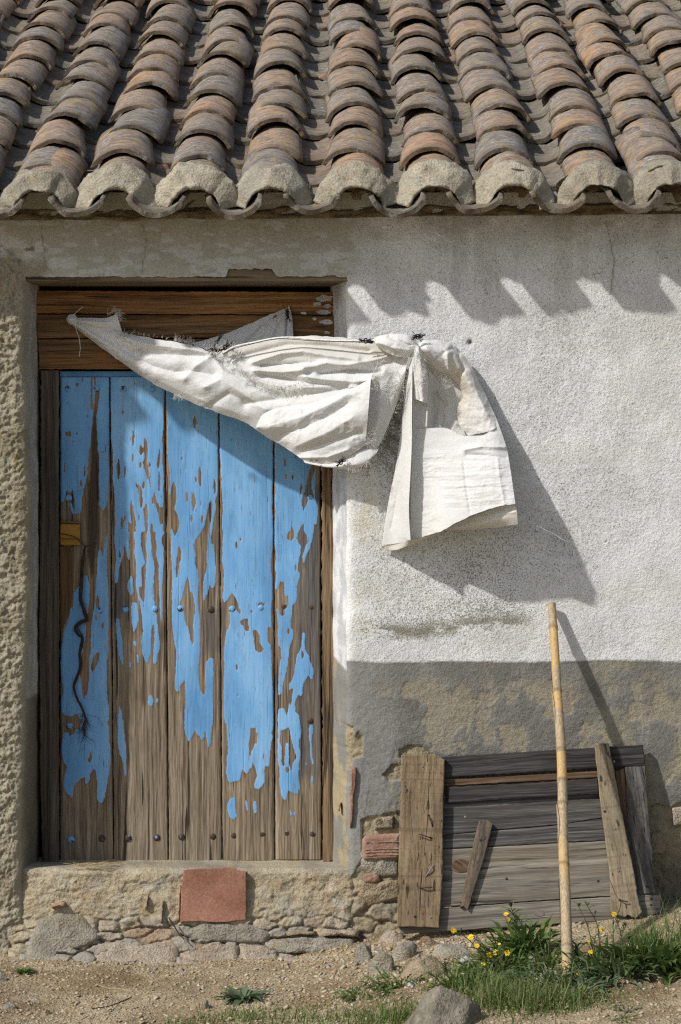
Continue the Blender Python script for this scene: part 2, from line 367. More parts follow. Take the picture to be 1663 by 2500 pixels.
def m_cloth():
    nt = NT('white_sacking'); o = nt.obj(); t = nt.attr('tint')
    n1 = nt.noise(o, 11, 5, .6); w = nt.noise(o, 60, 4, .6, 1.2); wf = nt.n('TexWave', wave_type='BANDS', bands_direction='Z')
    nt.set(wf.inputs['Vector'], o); wf.inputs['Scale'].default_value = 260; wf.inputs['Distortion'].default_value = 2
    col = nt.ramp(n1, [(.3, (.83, .82, .785)), (.6, (.885, .883, .875))])
    col = nt.mix(t, col, (.66, .56, .38))
    dirt = nt.noise(nt.vec(o, (1, 1, 1), (5, 5, 5)), 26, 5, .7); col = nt.mix(nt.step(dirt, .60, .8, 0, .3), col, (.5, .45, .36))
    nrm = nt.bump(nt.math('ADD', w, nt.math('MULTIPLY', wf.outputs[1], .10)), .0022, .8)
    nt.fin(col, .62, nrm)
    tr = nt.n('BsdfTranslucent'); nt.set(tr.inputs[0], (.86, .82, .72)); nt.set(tr.inputs['Normal'], nrm)
    mx = nt.n('MixShader'); mx.inputs[0].default_value = .30; nt.t.links.new(nt.b.outputs[0], mx.inputs[1]); nt.t.links.new(tr.outputs[0], mx.inputs[2])
    nt.t.links.new(mx.outputs[0], nt.out.inputs[0]); return nt.m
M_CLOTH = m_cloth()
M_THREAD = m_simple('white_thread', (.68, .66, .6), (.8, .79, .75), 40, .8, 0)
M_CORD = m_simple('black_cord', (.012, .012, .014), (.03, .03, .034), 200, .8, .002)
M_ROOT = m_simple('dry_root', (.022, .015, .011), (.07, .045, .03), 60, .9, .003)
M_STRAW = m_simple('straw', (.30, .23, .12), (.46, .37, .22), 60, .8, .001)
def m_leaf(name, a, b, c):
    nt = NT(name); o = nt.obj(); n = nt.noise(o, 30, 3, .6); rr = nt.attr('lv')
    col = nt.mix(rr, nt.ramp(n, [(.3, a), (.7, b)]), c)
    nt.fin(col, .55); tr = nt.n('BsdfTranslucent'); nt.set(tr.inputs[0], col)
    mx = nt.n('MixShader'); mx.inputs[0].default_value = .3; nt.t.links.new(nt.b.outputs[0], mx.inputs[1]); nt.t.links.new(tr.outputs[0], mx.inputs[2])
    nt.t.links.new(mx.outputs[0], nt.out.inputs[0]); return nt.m
M_LEAF = m_leaf('weed_leaf', (.05, .105, .022), (.10, .18, .038), (.15, .20, .06))
M_LEAFG = m_leaf('grey_green_leaf', (.065, .11, .05), (.125, .18, .085), (.17, .21, .115))
M_GRASS = m_leaf('grass_blade', (.055, .12, .02), (.11, .21, .038), (.36, .32, .15))
M_STEM = m_simple('weed_stem', (.05, .065, .025), (.10, .105, .045), 60, .7, 0)
M_PETAL = m_simple('yellow_petal', (.72, .46, .01), (.8, .58, .02), 60, .6, 0)
def m_cane():
    nt = NT('dry_cane'); o = nt.obj(); hk = nt.attr('husk')
    n = nt.noise(nt.vec(o, (180, 180, 6)), 1, 4, .6); b = nt.noise(nt.vec(o, (16, 16, 7)), 1, 3, .6)
    yel = nt.ramp(n, [(.3, (.40, .25, .09)), (.65, (.55, .38, .17))])
    gry = nt.ramp(n, [(.3, (.24, .17, .095)), (.65, (.47, .37, .23))])
    f = nt.step(nt.math('ADD', hk, nt.math('MULTIPLY', nt.math('SUBTRACT', b, .5), 1.3)), .35, .62)
    col = nt.mix(f, yel, gry); col = nt.mix(nt.math('MULTIPLY', nt.attr('node'), .55), col, (.12, .075, .04))
    return nt.fin(col, .6, nt.bump(nt.math('ADD', n, f), .0015))
M_CANE = m_cane()
def m_ground():
    nt = NT('sandy_ground'); o = nt.obj()
    n1 = nt.noise(o, 3.5, 5, .6); n2 = nt.noise(o, 28, 5, .65); n3 = nt.noise(o, 160, 3, .6); v = nt.voro(o, 95)
    col = nt.ramp(n1, [(.3, (.31, .24, .145)), (.6, (.44, .36, .235)), (.75, (.49, .42, .29))])
    col = nt.mix(1, col, nt.ramp(n2, [(.3, (.72, .70, .66)), (.65, (1.12, 1.1, 1.08))]), 'MULTIPLY')
    col = nt.mix(1, col, nt.ramp(n3, [(.3, (.65, .63, .6)), (.65, (1.2, 1.2, 1.2))]), 'MULTIPLY')
    damp = nt.attr('damp'); col = nt.mix(damp, col, (.19, .125, .06))
    h = nt.math('ADD', nt.math('ADD', n2, nt.math('MULTIPLY', n3, .7)), nt.math('MULTIPLY', v, -.5))
    return nt.fin(col, .95, nt.bump(h, .012))
M_GROUND = m_ground()

# ------------------------------------------------------------------ ground
def zw(x): return np.interp(x, [-1.3, -.6, -.15, .1, .3, .75, 1.1, 1.6], [-.085, -.095, -.09, -.035, .012, .05, .08, .085])
def gz(x, d):
    x = np.asarray(x, float); d = np.asarray(d, float)
    dd = np.where(d < 1.6, d, 1.6 + (d - 1.6) * .15)
    dd = np.clip(dd, -.3, 2.4)
    z = zw(x) - .115 * dd + .012 * fbm(x * 2.1, d * 2.1, 3, 5) + .006 * fbm(x * 9, d * 9, 3, 8)
    return z
def gmesh():
    xs = np.concatenate([[-120, -60, -30, -15, -8, -5, -3.5, -2.6, -2.0], np.arange(-1.6, 1.601, .0125), [2.0, 2.6, 3.5, 5, 8, 15, 30, 60, 120]])
    ds = np.concatenate([[-120, -60, -20, -8, -3, -1, -.3], np.arange(-.05, 1.75, .0125), [2.0, 2.5, 3.2, 4, 5, 6.5, 8.5, 12, 20, 40, 120]])
    X, Dd = np.meshgrid(xs, ds); Z = gz(X, Dd)
    near = (np.abs(X) < 1.7) & (Dd < 1.8) & (Dd > -.1)
    Z = Z + near * (.0035 * fbm(X * 40, Dd * 40, 3, 21) + .002 * (vn(X * 75, Dd * 75, 4) - .5))
    V = np.stack([X, -Dd, Z], -1).reshape(-1, 3)
    damp = (.75 * sst(.05, .45, fbm(X * 2.2, Dd * 3.5, 4, 31))) * near
    f = grid_faces(len(ds), len(xs), flip=True)
    o = mesh_obj('ground', V, f, M_GROUND, attrs={'damp': ('FLOAT', damp)}, origin=(0, 0, 0)); o['kind'] = 'structure'
gmesh()
def ghit(px, py):
    d = 0.3
    for _ in range(60):
        x, _y, z = P(px, py, d); g = float(gz(x, d))
        e = z - g; d2 = d + 1e-3; x2, _y, z2 = P(px, py, d2); e2 = z2 - float(gz(x2, d2))
        s = (e2 - e) / 1e-3
        d = d - max(-.2, min(.2, e / s if abs(s) > 1e-6 else 0))
    x, y, z = P(px, py, d); return Vector((x, y, float(gz(x, d)))), d

# ------------------------------------------------------------------ house: wall
house = thing('farm_house', (0, 0, 0), 'low whitewashed rural house with clay tile roof and peeling blue plank door', 'house')

def xl(py): return 68 + 7 * np.sin(py / 170.0) + 4 * fbm(py / 60.0, 0 * py, 3, 2) - 14 * sst(1850, 2050, py) + 0 * py
def xr(py): return 846 + 3 * fbm(py / 45.0, 0 * py + 4, 3, 12) + 6 * sst(1950, 2120, py)
LINT = 676.0
def ylint(px):
    y = LINT + 3.0 * fbm(px / 16.0, 0 * px, 3, 6)
    nt = sst(552, 560, px) * (1 - sst(662, 676, px)); return y - nt * (19 + 3 * fbm(px / 9., 0 * px, 2, 9)) - 5 * sst(770, 800, px) * (1 - sst(815, 822, px))
BEIGE = [[(180, 680), (240, 600), (290, 620), (300, 720), (340, 650), (370, 700), (375, 880), (300, 910), (280, 1000), (190, 1000), (170, 850)],
         [(690, 830), (780, 785), (900, 778), (960, 830), (1000, 900), (700, 900)], [(560, 1040), (620, 960), (720, 950), (720, 1100), (600, 1090)],
         [(360, 1430), (480, 1400), (720, 1350), (720, 2360), (300, 2360), (250, 1950), (370, 1790), (365, 1560)]]
BEIGE = [[(780 + x / 3.572, 1600 + y / 3.572) for x, y in p] for p in BEIGE] + [
    [(1555, 1985), (1600, 1960), (1640, 1970), (1700, 1940), (1700, 2260), (1560, 2260), (1575, 2120)]]
def wall_shade(px, py):
    """returns base colour, bump strength, speck amount and relief for a point on the wall face"""
    qx = px + 9 * fbm(px / 22, py / 22, 4, 41); qy = py + 9 * fbm(px / 22 + 50, py / 22, 4, 43)
    sh = px.shape; col = np.ones(sh + (3,)) * np.array([.755, .752, .738]); rgh = np.full(sh, .85); sp = np.full(sh, .16)
    def put(m, c): col[...] = col * (1 - m[..., None]) + np.array(c) * m[..., None]
    n = fbm(px / 130, py / 130, 5, 50); put(.5 * sst(-.1, .45, n), (.58, .575, .54)); put(.5 * sst(.05, .5, fbm(px / 200, py / 110, 4, 51)), (.66, .64, .57))
    put(.45 * sst(.0, .4, fbm(px / 22, py / 300, 4, 52)) * sst(1250, 540, py) * sst(-.3, .3, fbm(px / 160, py / 160, 3, 53)), (.52, .505, .45)); put(.35 * sst(.12, .3, fbm(px / 95 + py / 240, py / 38, 4, 54)), (.77, .77, .765))
    # speckled and stained zones of the whitewash
    def blob(cx, cy, rx, ry, a): return a * np.exp(-(((px - cx) / rx) ** 2 + ((py - cy) / ry) ** 2))
    st = blob(1000, 1420, 260, 80, .20) + blob(960, 1080, 60, 120, .55) + blob(1180, 1330, 190, 150, .26) + blob(860, 1100, 60, 80, .25) + blob(1350, 960, 170, 300, .12) + blob(950, 1530, 160, 45, .30) + blob(1200, 1500, 130, 45, .30)
    sp = sp + st + .10 * n
    band = np.exp(-((qy - 1530 + 14 * np.sin(px / 90)) / 17) ** 2) * sst(845, 880, px) * (1 - sst(1230, 1330, px)) * sst(-.35, .15, fbm(px / 60, py / 18, 4, 61))
    put(.9 * band, (.30, .275, .20)); sp = sp + .3 * band
    put(np.clip(blob(895, 1420, 34, 230, .5) + blob(885, 1250, 40, 120, .35), 0, 1) * sst(-.5, .3, fbm(px / 30, py / 30, 4, 66)), (.62, .57, .40))
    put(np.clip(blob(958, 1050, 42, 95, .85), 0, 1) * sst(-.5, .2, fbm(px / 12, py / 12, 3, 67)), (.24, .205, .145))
    edge = (py > 700) & (px > 800); cl = np.exp(-np.clip(px - xr(py), 0, 99) / 16.) * edge; sp = sp - .25 * cl; rgh = rgh - .4 * cl
    # patchy olive-grey tone, stronger towards the eaves
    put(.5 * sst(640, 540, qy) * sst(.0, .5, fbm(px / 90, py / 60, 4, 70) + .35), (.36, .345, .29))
    # smooth cream band over the door
    bm = sst(690, 672, qy) * sst(890, 845, qx + 20 * fbm(px / 50, py / 50, 3, 71))
    put(bm, (.44, .425, .36)); rgh = rgh * (1 - .75 * bm); sp = sp * (1 - .9 * bm)
    pt = sst(.10, .17, fbm(px / 34, py / 13, 5, 73) + .30 * np.exp(-((py - 632) / 28) ** 2) - .12 + .25 * sst(60, 0, px)); put(bm * pt * .9, (.545, .545, .52))
    # rough ochre-grey roughcast left of the door
    rc = sst(120, 88, qx + 8 * fbm(px / 25, py / 25, 3, 75)) * sst(612, 640, qy + 12 * fbm(px / 18, py / 18, 3, 76) - 14 * sst(20, 60, px))
    put(rc, (.355, .315, .225)); sp = sp * (1 - rc); rgh = rgh * (1 - rc) + rc * 1.0
    put(rc * .6 * sst(0, .4, fbm(px / 55, py / 90, 4, 78)), (.27, .225, .135)); put(rc * .45 * sst(.05, .45, fbm(px / 70, py / 40, 4, 79)), (.43, .385, .28))
    dots = (1 - rc) * (sst(.30, .36, fbm(px / 16, py / 16, 3, 77))) * sst(135, 90, px) * sst(590, 610, py) * (py < 690); put(dots, (.22, .17, .09))
    # grey cement dado
    dd = sst(1613, 1618, qy * .3 + py * .7 + 5 * fbm(px / 120, 0 * px, 3, 81)) * (px > 790)
    g = fbm(px / 60, py / 60, 5, 80); put(dd, (.225, .218, .195)); sp = sp * (1 - dd) + dd * .12; rgh = rgh * (1 - dd) + dd * .95
    blue = dd * sst(1000, 900, qx - .25 * (qy - 1800) + 30 * g); put(blue * .85, (.265, .262, .25)); rgh = rgh - .45 * blue
    pe = dd * sst(.09, .15, g + .25 * fbm(px / 15, py / 15, 3, 84) + .10 * sst(1400, 1200, px)) * sst(900, 960, qx) * sst(1640, 1680, qy); put(pe * .8, (.33, .285, .20)); put(dd * .35 * sst(-.2, .3, fbm(px / 40, py / 110, 4, 85)), (.27, .255, .215)); put(dd * .5 * sst(.05, .4, fbm(px / 80, py / 50, 4, 83)) * sst(1400, 1520, px), (.37, .325, .20))
    put(dd * .55 * sst(-.05, .3, -g) * sst(950, 1000, qx), (.165, .155, .13))
    bei = np.zeros(sh)
    for pg in BEIGE:
        bx = [p[0] for p in pg]; by = [p[1] for p in pg]
        s = (px > min(bx) - 20) & (px < max(bx) + 20) & (py > min(by) - 20) & (py < max(by) + 20)
        if s.any():
            t = np.zeros(sh, bool); t[s] = inpoly(qx[s] * .5 + px[s] * .5, qy[s] * .5 + py[s] * .5, pg); bei = np.maximum(bei, t)
    low = sst(2180, 2215, qy) * (px > 790)
    bm2 = np.clip(bei + low, 0, 1) * dd
    put(bm2, (.36, .30, .19)); put(bm2 * .6 * sst(-.1, .35, fbm(px / 35, py / 35, 4, 88)), (.25, .225, .165)); rgh = rgh + .3 * bm2
    put(dd * .5 * sst(2030, 2150, qy) * sst(1540, 1600, qx), (.12, .11, .08))
    put(np.clip(cl * (py < 1614) * .25, 0, 1), (.76, .76, .75))
    for ln in ([(98, 535), (103, 575), (108, 610), (110, 645), (128, 668)], [(345, 545), (358, 580), (352, 625), (346, 668)], [(905, 1900), (890, 1990), (885, 2080)], [(1480, 540), (1500, 640), (1490, 720)]):
        ck_ = np.exp(-(polydist(px + 2.5 * fbm(px / 9, py / 9, 3, 86), py, ln) / 1.3) ** 2); put(np.clip(ck_, 0, 1) * .7, (.08, .07, .05))
    rub = sst(2165, 2195, qy) * (px > 850) * dd; f1, f2, ci_ = worley(qx / 75, qy / 40, 5); gap = 1 - sst(.02, .16, f2 - f1)
    put(rub * .6 * sst(.2, .8, ci_), (.30, .265, .20)); put(rub * gap * .7, (.13, .105, .065))
    # relief (metres towards the viewer)
    rel = .006 * fbm(px / 170, py / 170, 3, 90) + .0008 * fbm(px / 13, py / 13, 3, 91)
    cz = fbm(px / 20, py / 15, 4, 92, .6); eg = sst(0, 26, xl(py) - px); rel = rel + rc * (.006 + eg * (.005 + .010 * cz + .009 * fbm(px / 9, py / 8, 3, 93, .7)))
    rel = rel + dd * (.0012 * fbm(px / 10, py / 10, 4, 94) - .002) - .008 * bm2 + bm2 * .007 * fbm(px / 13, py / 12, 3, 96) - bm * .002
    rel = rel - .0022 * pe + rub * (.012 * sst(0, .3, f2 - f1) * (.4 + ci_) - .004); hole = blob(1148, 836, 6, 6, 1.0); rel = rel - .012 * hole; put(np.clip(hole, 0, 1), (.1, .085, .06))
    return np.clip(col, .02, .9), np.clip(rgh, .1, 1.3), np.clip(sp, 0, 1), rel
def wall_mesh():
    V = []; C = []; R = []; S = []; Fc = []; n = 0
    fy = np.concatenate([[470], np.arange(500, 2345, 3.1), [2400]])
    far_l = np.array([-760, -560, -380, -240, -140, -80, -45, -25]); far_r = np.array([1690, 1710, 1745, 1800, 1900, 2040, 2220, 2420])
    def add(px, py, d, flip=False, shade=None, relmul=1.0):
        nonlocal n
        c, r, s, rel = shade if shade else wall_shade(px, py)
        V.append(PA(px, py, d + rel * relmul).reshape(-1, 3)); C.append(c.reshape(-1, 3)); R.append(r.ravel()); S.append(s.ravel())
        Fc.append(grid_faces(px.shape[0], px.shape[1], n, flip)); n += px.size
    def rnd_edge(dist): return -.016 * np.exp(-np.clip(dist, 0, None) / 7.0)
    # left block
    u = np.linspace(0, 1, 32); base = np.concatenate([far_l])
    XLn = xl(fy); left = np.concatenate([np.repeat(far_l[None], len(fy), 0), -12 + (XLn[:, None] + 12) * u[None]], 1); PY = np.repeat(fy[:, None], left.shape[1], 1)
    dl = rnd_edge(XLn[:, None] - left) * sst(670, 690, PY); add(left, PY, dl)
    XRn = xr(fy); k = 270; u = np.linspace(0, 1, k); right = np.concatenate([XRn[:, None] + (1675 - XRn[:, None]) * u[None], np.repeat(far_r[None], len(fy), 0)], 1)
    PY = np.repeat(fy[:, None], right.shape[1], 1); dr = rnd_edge(right - XRn[:, None]) * sst(670, 690, PY); add(right, PY, dr)
    # block above the opening
    v = np.linspace(0, 1, 64); u = np.linspace(0, 1, 250)
    t0 = 470.0; XX = np.zeros((64, 250)); YY = np.zeros_like(XX)
    xs0 = xl(np.full(1, 600.))[0]; xe0 = xr(np.full(1, 600.))[0]
    xb = xs0 + (xe0 - xs0) * u; yb = ylint(xb); yb[0] = yb[-1] = LINT
    for j, vv in enumerate(v):
        YY[j] = t0 + (yb - t0) * vv; a = xl(YY[j]); b = xr(YY[j]); XX[j] = a + (b - a) * u
    add(XX, YY, 0.0 * XX)
    # reveals: left jamb (square) and right jamb (splayed)
    tt = np.linspace(0, 1, 14)
    fy2 = fy[(fy > LINT - 8)]
    for side in (0, 1):
        e = xl(fy2) if side == 0 else xr(fy2)
        cE, rE, sE, relE = wall_shade(e, fy2)
        d0 = -.016 + relE
        X0 = (e - CX) * (D - d0) / F; Z = ZC - (fy2 - CY) * (D - d0) / F
        X1 = np.full_like(X0, (97 - CX) * (D + .26) / F) if side == 0 else np.full_like(X0, (806 - CX) * (D + .26) / F)
        XX = X0[:, None] + (X1 - X0)[:, None] * tt[None]; YY = (-d0)[:, None] + (.26 + d0)[:, None] * tt[None]; ZZ = np.repeat(Z[:, None], 14, 1)
        nz = .004 * fbm(ZZ * 14, YY * 14 + side * 9, 4, 100 + side); 
        if side == 0: nz = nz + .006 * fbm(ZZ * 40, YY * 40, 3, 102) * (1 - tt)[None] ** 2
        XX = XX + (nz if side == 0 else -nz) * np.minimum(1, tt * 4)[None]
        V.append(np.stack([XX, YY, ZZ], -1).reshape(-1, 3))
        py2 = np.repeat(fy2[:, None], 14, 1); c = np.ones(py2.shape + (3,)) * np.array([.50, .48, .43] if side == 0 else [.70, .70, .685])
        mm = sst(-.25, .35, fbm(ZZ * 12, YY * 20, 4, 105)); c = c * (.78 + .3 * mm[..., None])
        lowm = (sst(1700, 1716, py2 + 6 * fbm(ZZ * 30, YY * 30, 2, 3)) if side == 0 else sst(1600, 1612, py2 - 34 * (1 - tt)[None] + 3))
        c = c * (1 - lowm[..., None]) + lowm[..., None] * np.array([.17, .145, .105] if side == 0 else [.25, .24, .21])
        if side == 1:
            bb = sst(.0, .2, fbm(ZZ * 10, YY * 16, 4, 107) + .5 * sst(1770, 1880, py2) - .35) * lowm; c = c * (1 - bb[..., None]) + bb[..., None] * np.array([.38, .32, .2])
        if side == 0:
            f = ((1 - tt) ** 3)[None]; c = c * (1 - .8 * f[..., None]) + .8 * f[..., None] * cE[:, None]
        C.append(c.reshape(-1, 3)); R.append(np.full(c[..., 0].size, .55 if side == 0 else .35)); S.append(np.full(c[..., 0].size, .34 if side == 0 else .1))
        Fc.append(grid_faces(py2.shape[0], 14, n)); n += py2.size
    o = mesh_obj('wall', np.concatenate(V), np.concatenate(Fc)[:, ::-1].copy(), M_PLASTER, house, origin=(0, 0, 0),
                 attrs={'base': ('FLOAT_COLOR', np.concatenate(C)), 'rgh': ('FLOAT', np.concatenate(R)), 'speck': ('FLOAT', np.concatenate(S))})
    return o
wall = wall_mesh()

def box_pts(x0, x1, y0, y1, z0, z1):
    return [(x0, y0, z0), (x1, y0, z0), (x1, y1, z0), (x0, y1, z0), (x0, y0, z1), (x1, y0, z1), (x1, y1, z1), (x0, y1, z1)]
BOXF = [(0, 3, 2, 1), (4, 5, 6, 7), (0, 1, 5, 4), (1, 2, 6, 5), (2, 3, 7, 6), (3, 0, 4, 7)]
# core of the house behind the rendered face (sides, back) so the place is closed
bd = MB()
bd.add(box_pts(-2.24, -1.10, .05, 3.9, -.3, 2.42), BOXF); bd.add(box_pts(.035, 2.2, .05, 3.9, -.3, 2.42), BOXF); bd.add(box_pts(-1.12, .04, .5, 3.9, -.3, 2.42), BOXF)
bd.build('inner_wall', M_DARK, house, smooth=False)

# ------------------------------------------------------------------ house: tiled roof
PITCH = math.radians(22); SL = np.array([0, math.cos(PITCH), math.sin(PITCH)]); NL = np.array([0, -math.sin(PITCH), math.cos(PITCH)])
EAVE = np.array([0, -.215, 2.385])                         # pan floor at the lip
def rp(x, s, h=0.0): return EAVE + np.array([x, 0, 0.011 * x]) + SL * s + NL * h
deck = []; 
for (x, s) in ((-2.3, .27), (2.3, .27), (2.3, 4.3), (-2.3, 4.3)):
    deck.append(rp(x, s, -.012))
for (x, s) in ((-2.3, .27), (2.3, .27), (2.3, 4.3), (-2.3, 4.3)): deck.append(rp(x, s, -.05))
roof = mesh_obj('roof', deck, [(0, 1, 2, 3), (7, 6, 5, 4), (0, 4, 5, 1), (1, 5, 6, 2), (2, 6, 7, 3), (3, 7, 4, 0)], M_RUBBLE, house, smooth=False, origin=(0, 0, 2.3))

def tile_mesh(name, L, rf, rb, ha, th, mat, seed, up=1):
    ns, nl = 12, 7; rg = np.random.default_rng(seed)
    a = np.linspace(-ha, ha, ns + 1); t = np.linspace(0, 1, nl)
    A, Tt = np.meshgrid(a, t)
    chip = .022 * fbm(a * 2.5 + seed * 7, 0 * a, 4, seed, .6)
    if seed % 3 == 0: chip = chip + rg.uniform(.015, .04) * sst(.55 * ha, ha, a * rg.choice([-1, 1]))
    Yy = Tt * L + chip[None] * (1 - Tt) ** 4 * 1.0
    r = rf + (rb - rf) * Tt + .0055 * fbm(A * 2 + seed, Tt * 3, 3, seed + 5) + .005 * math.sin(seed * 2.3) * np.cos(2 * A + seed)
    xs = .006 * math.sin(seed * 1.7) * np.sin(Tt * 3.0)
    outer = np.stack([r * np.sin(A) + xs, Yy, up * r * np.cos(A)], -1); ri = r - th
    inner = np.stack([ri * np.sin(A) + xs, Yy, up * ri * np.cos(A)], -1)
    v = np.concatenate([outer.reshape(-1, 3), inner.reshape(-1, 3)]); nc = ns + 1; N = nl * nc
    f = [tuple(q) for q in grid_faces(nl, nc)] + [tuple(q) for q in grid_faces(nl, nc, N, True)]
    for j in range(ns): f.append((j, N + j, N + j + 1, j + 1)); b = (nl - 1) * nc; f.append((b + j, b + j + 1, N + b + j + 1, N + b + j))
    for i in range(nl - 1): f.append((i * nc, (i + 1) * nc, N + (i + 1) * nc, N + i * nc)); e = i * nc + ns; f.append((e, N + e, N + e + nc, e + nc))
    lip = np.concatenate([np.exp(-Tt.ravel() / .045) * 1.0, np.exp(-Tt.ravel() / .05) + .3])
    me = bpy.data.meshes.new(name); me.from_pydata(v.tolist(), [], f); me.polygons.foreach_set('use_smooth', [True] * len(me.polygons))
    # sharp rims keep the cut thickness of the clay readable
    at = me.attributes.new('lip', 'FLOAT', 'POINT'); at.data.foreach_set('value', np.clip(lip, 0, 1).astype(np.float32))
    me.materials.append(mat); me.update()
    sharp = me.attributes.new('sharp_edge', 'BOOLEAN', 'EDGE'); ev = [tuple(e.vertices) for e in me.edges]
    rim = set(range(nc)) | set(range(N, N + nc)); rimset = [((a_ < nc and b_ < nc) or (N <= a_ < N + nc and N <= b_ < N + nc)) for a_, b_ in ev]
    sharp.data.foreach_set('value', rimset); me.update()
    return me
COV = [tile_mesh('cover_tile_clay', .47, .119, .100, math.radians(64), .014, M_COVER, s, 1) for s in range(1, 15)]
PAN = [tile_mesh('pan_tile_clay', .47, .104, .122, math.radians(66), .017, M_PAN, s, -1) for s in range(21, 31)]
EX = .335; NC = 13
cols = [-1.83, -1.56, -1.285] + [(p - CX) * 8.62 / F for p in (95, 281, 477, 663, 873, 1064, 1255, 1462, 1640)] + [1.375, 1.63, 1.89]
pans = [(a + b) / 2 for a, b in zip(cols[:-1], cols[1:])]; pans = [cols[0] - .13] + pans
rr = random.Random(5)
def put_tile(name, me, x, s, h, yaw, roll, tilt, sx=1.0):
    o = bpy.data.objects.new(name, me); COL.objects.link(o); o.parent = roof
    p = rp(x, s, h); o.location = Vector(p) - wloc(roof); o.rotation_mode = 'XYZ'
    m = Matrix.Rotation(PITCH + tilt, 3, 'X') @ Matrix.Rotation(yaw, 3, 'Z') @ Matrix.Rotation(roll, 3, 'Y')
    o.rotation_euler = m.to_euler(); o.scale = (sx, 1, sx); return o
for ci, x in enumerate(pans):
    ph = rr.uniform(-.05, .05); wob = rr.uniform(-.01, .01)
    for k in range(NC):
        s = k * EX + (ph * min(1, k) * .9 + rr.uniform(-.025, .025) if k else rr.uniform(-.012, .012))
        put_tile('pan_tile', rr.choice(PAN), x + rr.uniform(-.008, .008) + wob * math.sin(k * .9), s, .118 + rr.uniform(-.005, .005), rr.uniform(-.035, .035), rr.uniform(-.05, .05), rr.uniform(-.012, .012) - .012)
for ci, x in enumerate(cols):
    ph = rr.uniform(-.11, .11); wob = rr.uniform(-.012, .012)
    for k in range(NC):
        s = .062 + k * EX + (ph + rr.uniform(-.045, .045) if k else rr.uniform(.045, .06))
        lift = 0.0; tl = 0.0
        if k > 0 and rr.random() < .13: lift = rr.uniform(.006, .016); tl = -rr.uniform(.02, .045)
        put_tile('cover_tile', rr.choice(COV), x + rr.uniform(-.009, .009) + wob * math.sin(k * .8 + ci), s, .016 + lift + rr.uniform(-.003, .006), rr.uniform(-.06, .06), rr.uniform(-.09, .09), tl - .014 + rr.uniform(-.01, .01), rr.uniform(.95, 1.04))
# mortar bedding on the first course, and rubble plugging the hollows under the covers
for ci, x in enumerate(cols):
    ns, nl = 44, 26; am = math.radians(rr.uniform(80, 92)); tk = rr.uniform(.65, 1.3); a = np.linspace(-am, am, ns); t = np.linspace(0, 1, nl); A, T2 = np.meshgrid(a, t)
    Lc = rr.uniform(.095, .185); skew = rr.uniform(-.18, .18); topn = 1 + .28 * fbm(a * 2.2 + ci * 9, 0 * a, 4, 300 + ci) + skew * np.sin(a) - .35 * (np.abs(a) / am) ** 4
    fr_ = .020 * fbm(a * 2.6 + ci * 4, 0 * a, 4, 305)
    y = fr_[None] * (1 - T2) + T2 * Lc * topn[None] + .010 * fbm(A * 4 + ci, T2 * 3, 3, 310) * T2
    lump = fbm(A * 2.6 + ci * 5, T2 * 3, 4, 320); thk = tk * (.020 + .015 * lump + .007 * fbm(A * 9, T2 * 9 + ci, 4, 322, .65)) * (1 - sst(.70, 1.0, T2)) - .006 * sst(.8, 1, T2)
    nose = sst(0, .5, T2) ** .7; r = .090 + .012 * fbm(a * 2 + ci * 7, 0 * a, 3, 324)[None] * (1 - nose) + (.033 + thk) * nose; xx = r * np.sin(A); zz = r * np.cos(A)
    out = np.stack([xx, y, zz], -1)
    ri = .086 + .014 * T2 + 0 * A; inn = np.stack([ri * np.sin(A), y + .004, ri * np.cos(A) - .004], -1)
    v = np.concatenate([out.reshape(-1, 3), inn.reshape(-1, 3)]); N = ns * nl
    f = [tuple(q) for q in grid_faces(nl, ns)] + [tuple(q) for q in grid_faces(nl, ns, N, True)]
    for j in range(ns - 1): f.append((j, N + j, N + j + 1, j + 1)); b = (nl - 1) * ns; f.append((b + j, b + j + 1, N + b + j + 1, N + b + j))
    for i in range(nl - 1): f.append((i * ns, (i + 1) * ns, N + (i + 1) * ns, N + i * ns)); e = i * ns + ns - 1; f.append((e, N + e, N + e + ns, e + ns))
    m = Matrix.Rotation(PITCH - .014, 3, 'X'); v = (np.array(m) @ v.T).T + rp(x, .048, .016)
    mesh_obj('mortar_cap', v, f, M_MORTAR, roof)
    # rubble plug
    q = np.linspace(-1, 1, 14); w = np.linspace(0, 1, 9); Q, W = np.meshgrid(q, w)
    pr = np.stack([Q * .128, .0 * Q + .05 * fbm(Q * 3 + ci * 3, W * 3, 4, 340), W * np.sqrt(np.clip(1 - Q ** 2 * .62, 0, 1)) * .12 - .02], -1).reshape(-1, 3)
    v = (np.array(m) @ pr.T).T + rp(x, .245, .0); v[:, 2] -= 0.0
    mesh_obj('rubble_fill', v, [tuple(q_) for q_ in grid_faces(9, 14)], M_RUBBLE, roof)
for (fx_, fs_, i) in ((pans[7] + .02, 2.05, 0), (pans[5] - .01, .62, 1), (pans[4] + .02, .42, 2)):
    rg_ = np.random.default_rng(50 + i); v = np.array([(x_, y_, z_) for x_ in (-1, 1) for y_ in (-1, 1) for z_ in (-.5, .5)]) * .022 + rg_.normal(0, .005, (8, 3)); v = v + rp(fx_, fs_, .030)
    tag(mesh_obj('clay_fragment', v, [(0, 1, 3, 2), (4, 6, 7, 5), (0, 4, 5, 1), (2, 3, 7, 6), (0, 2, 6, 4), (1, 5, 7, 3)], M_BRICK, smooth=False), 'small broken clay fragment lying in a roof tile channel', 'fragment', 'clay fragments on the roof')
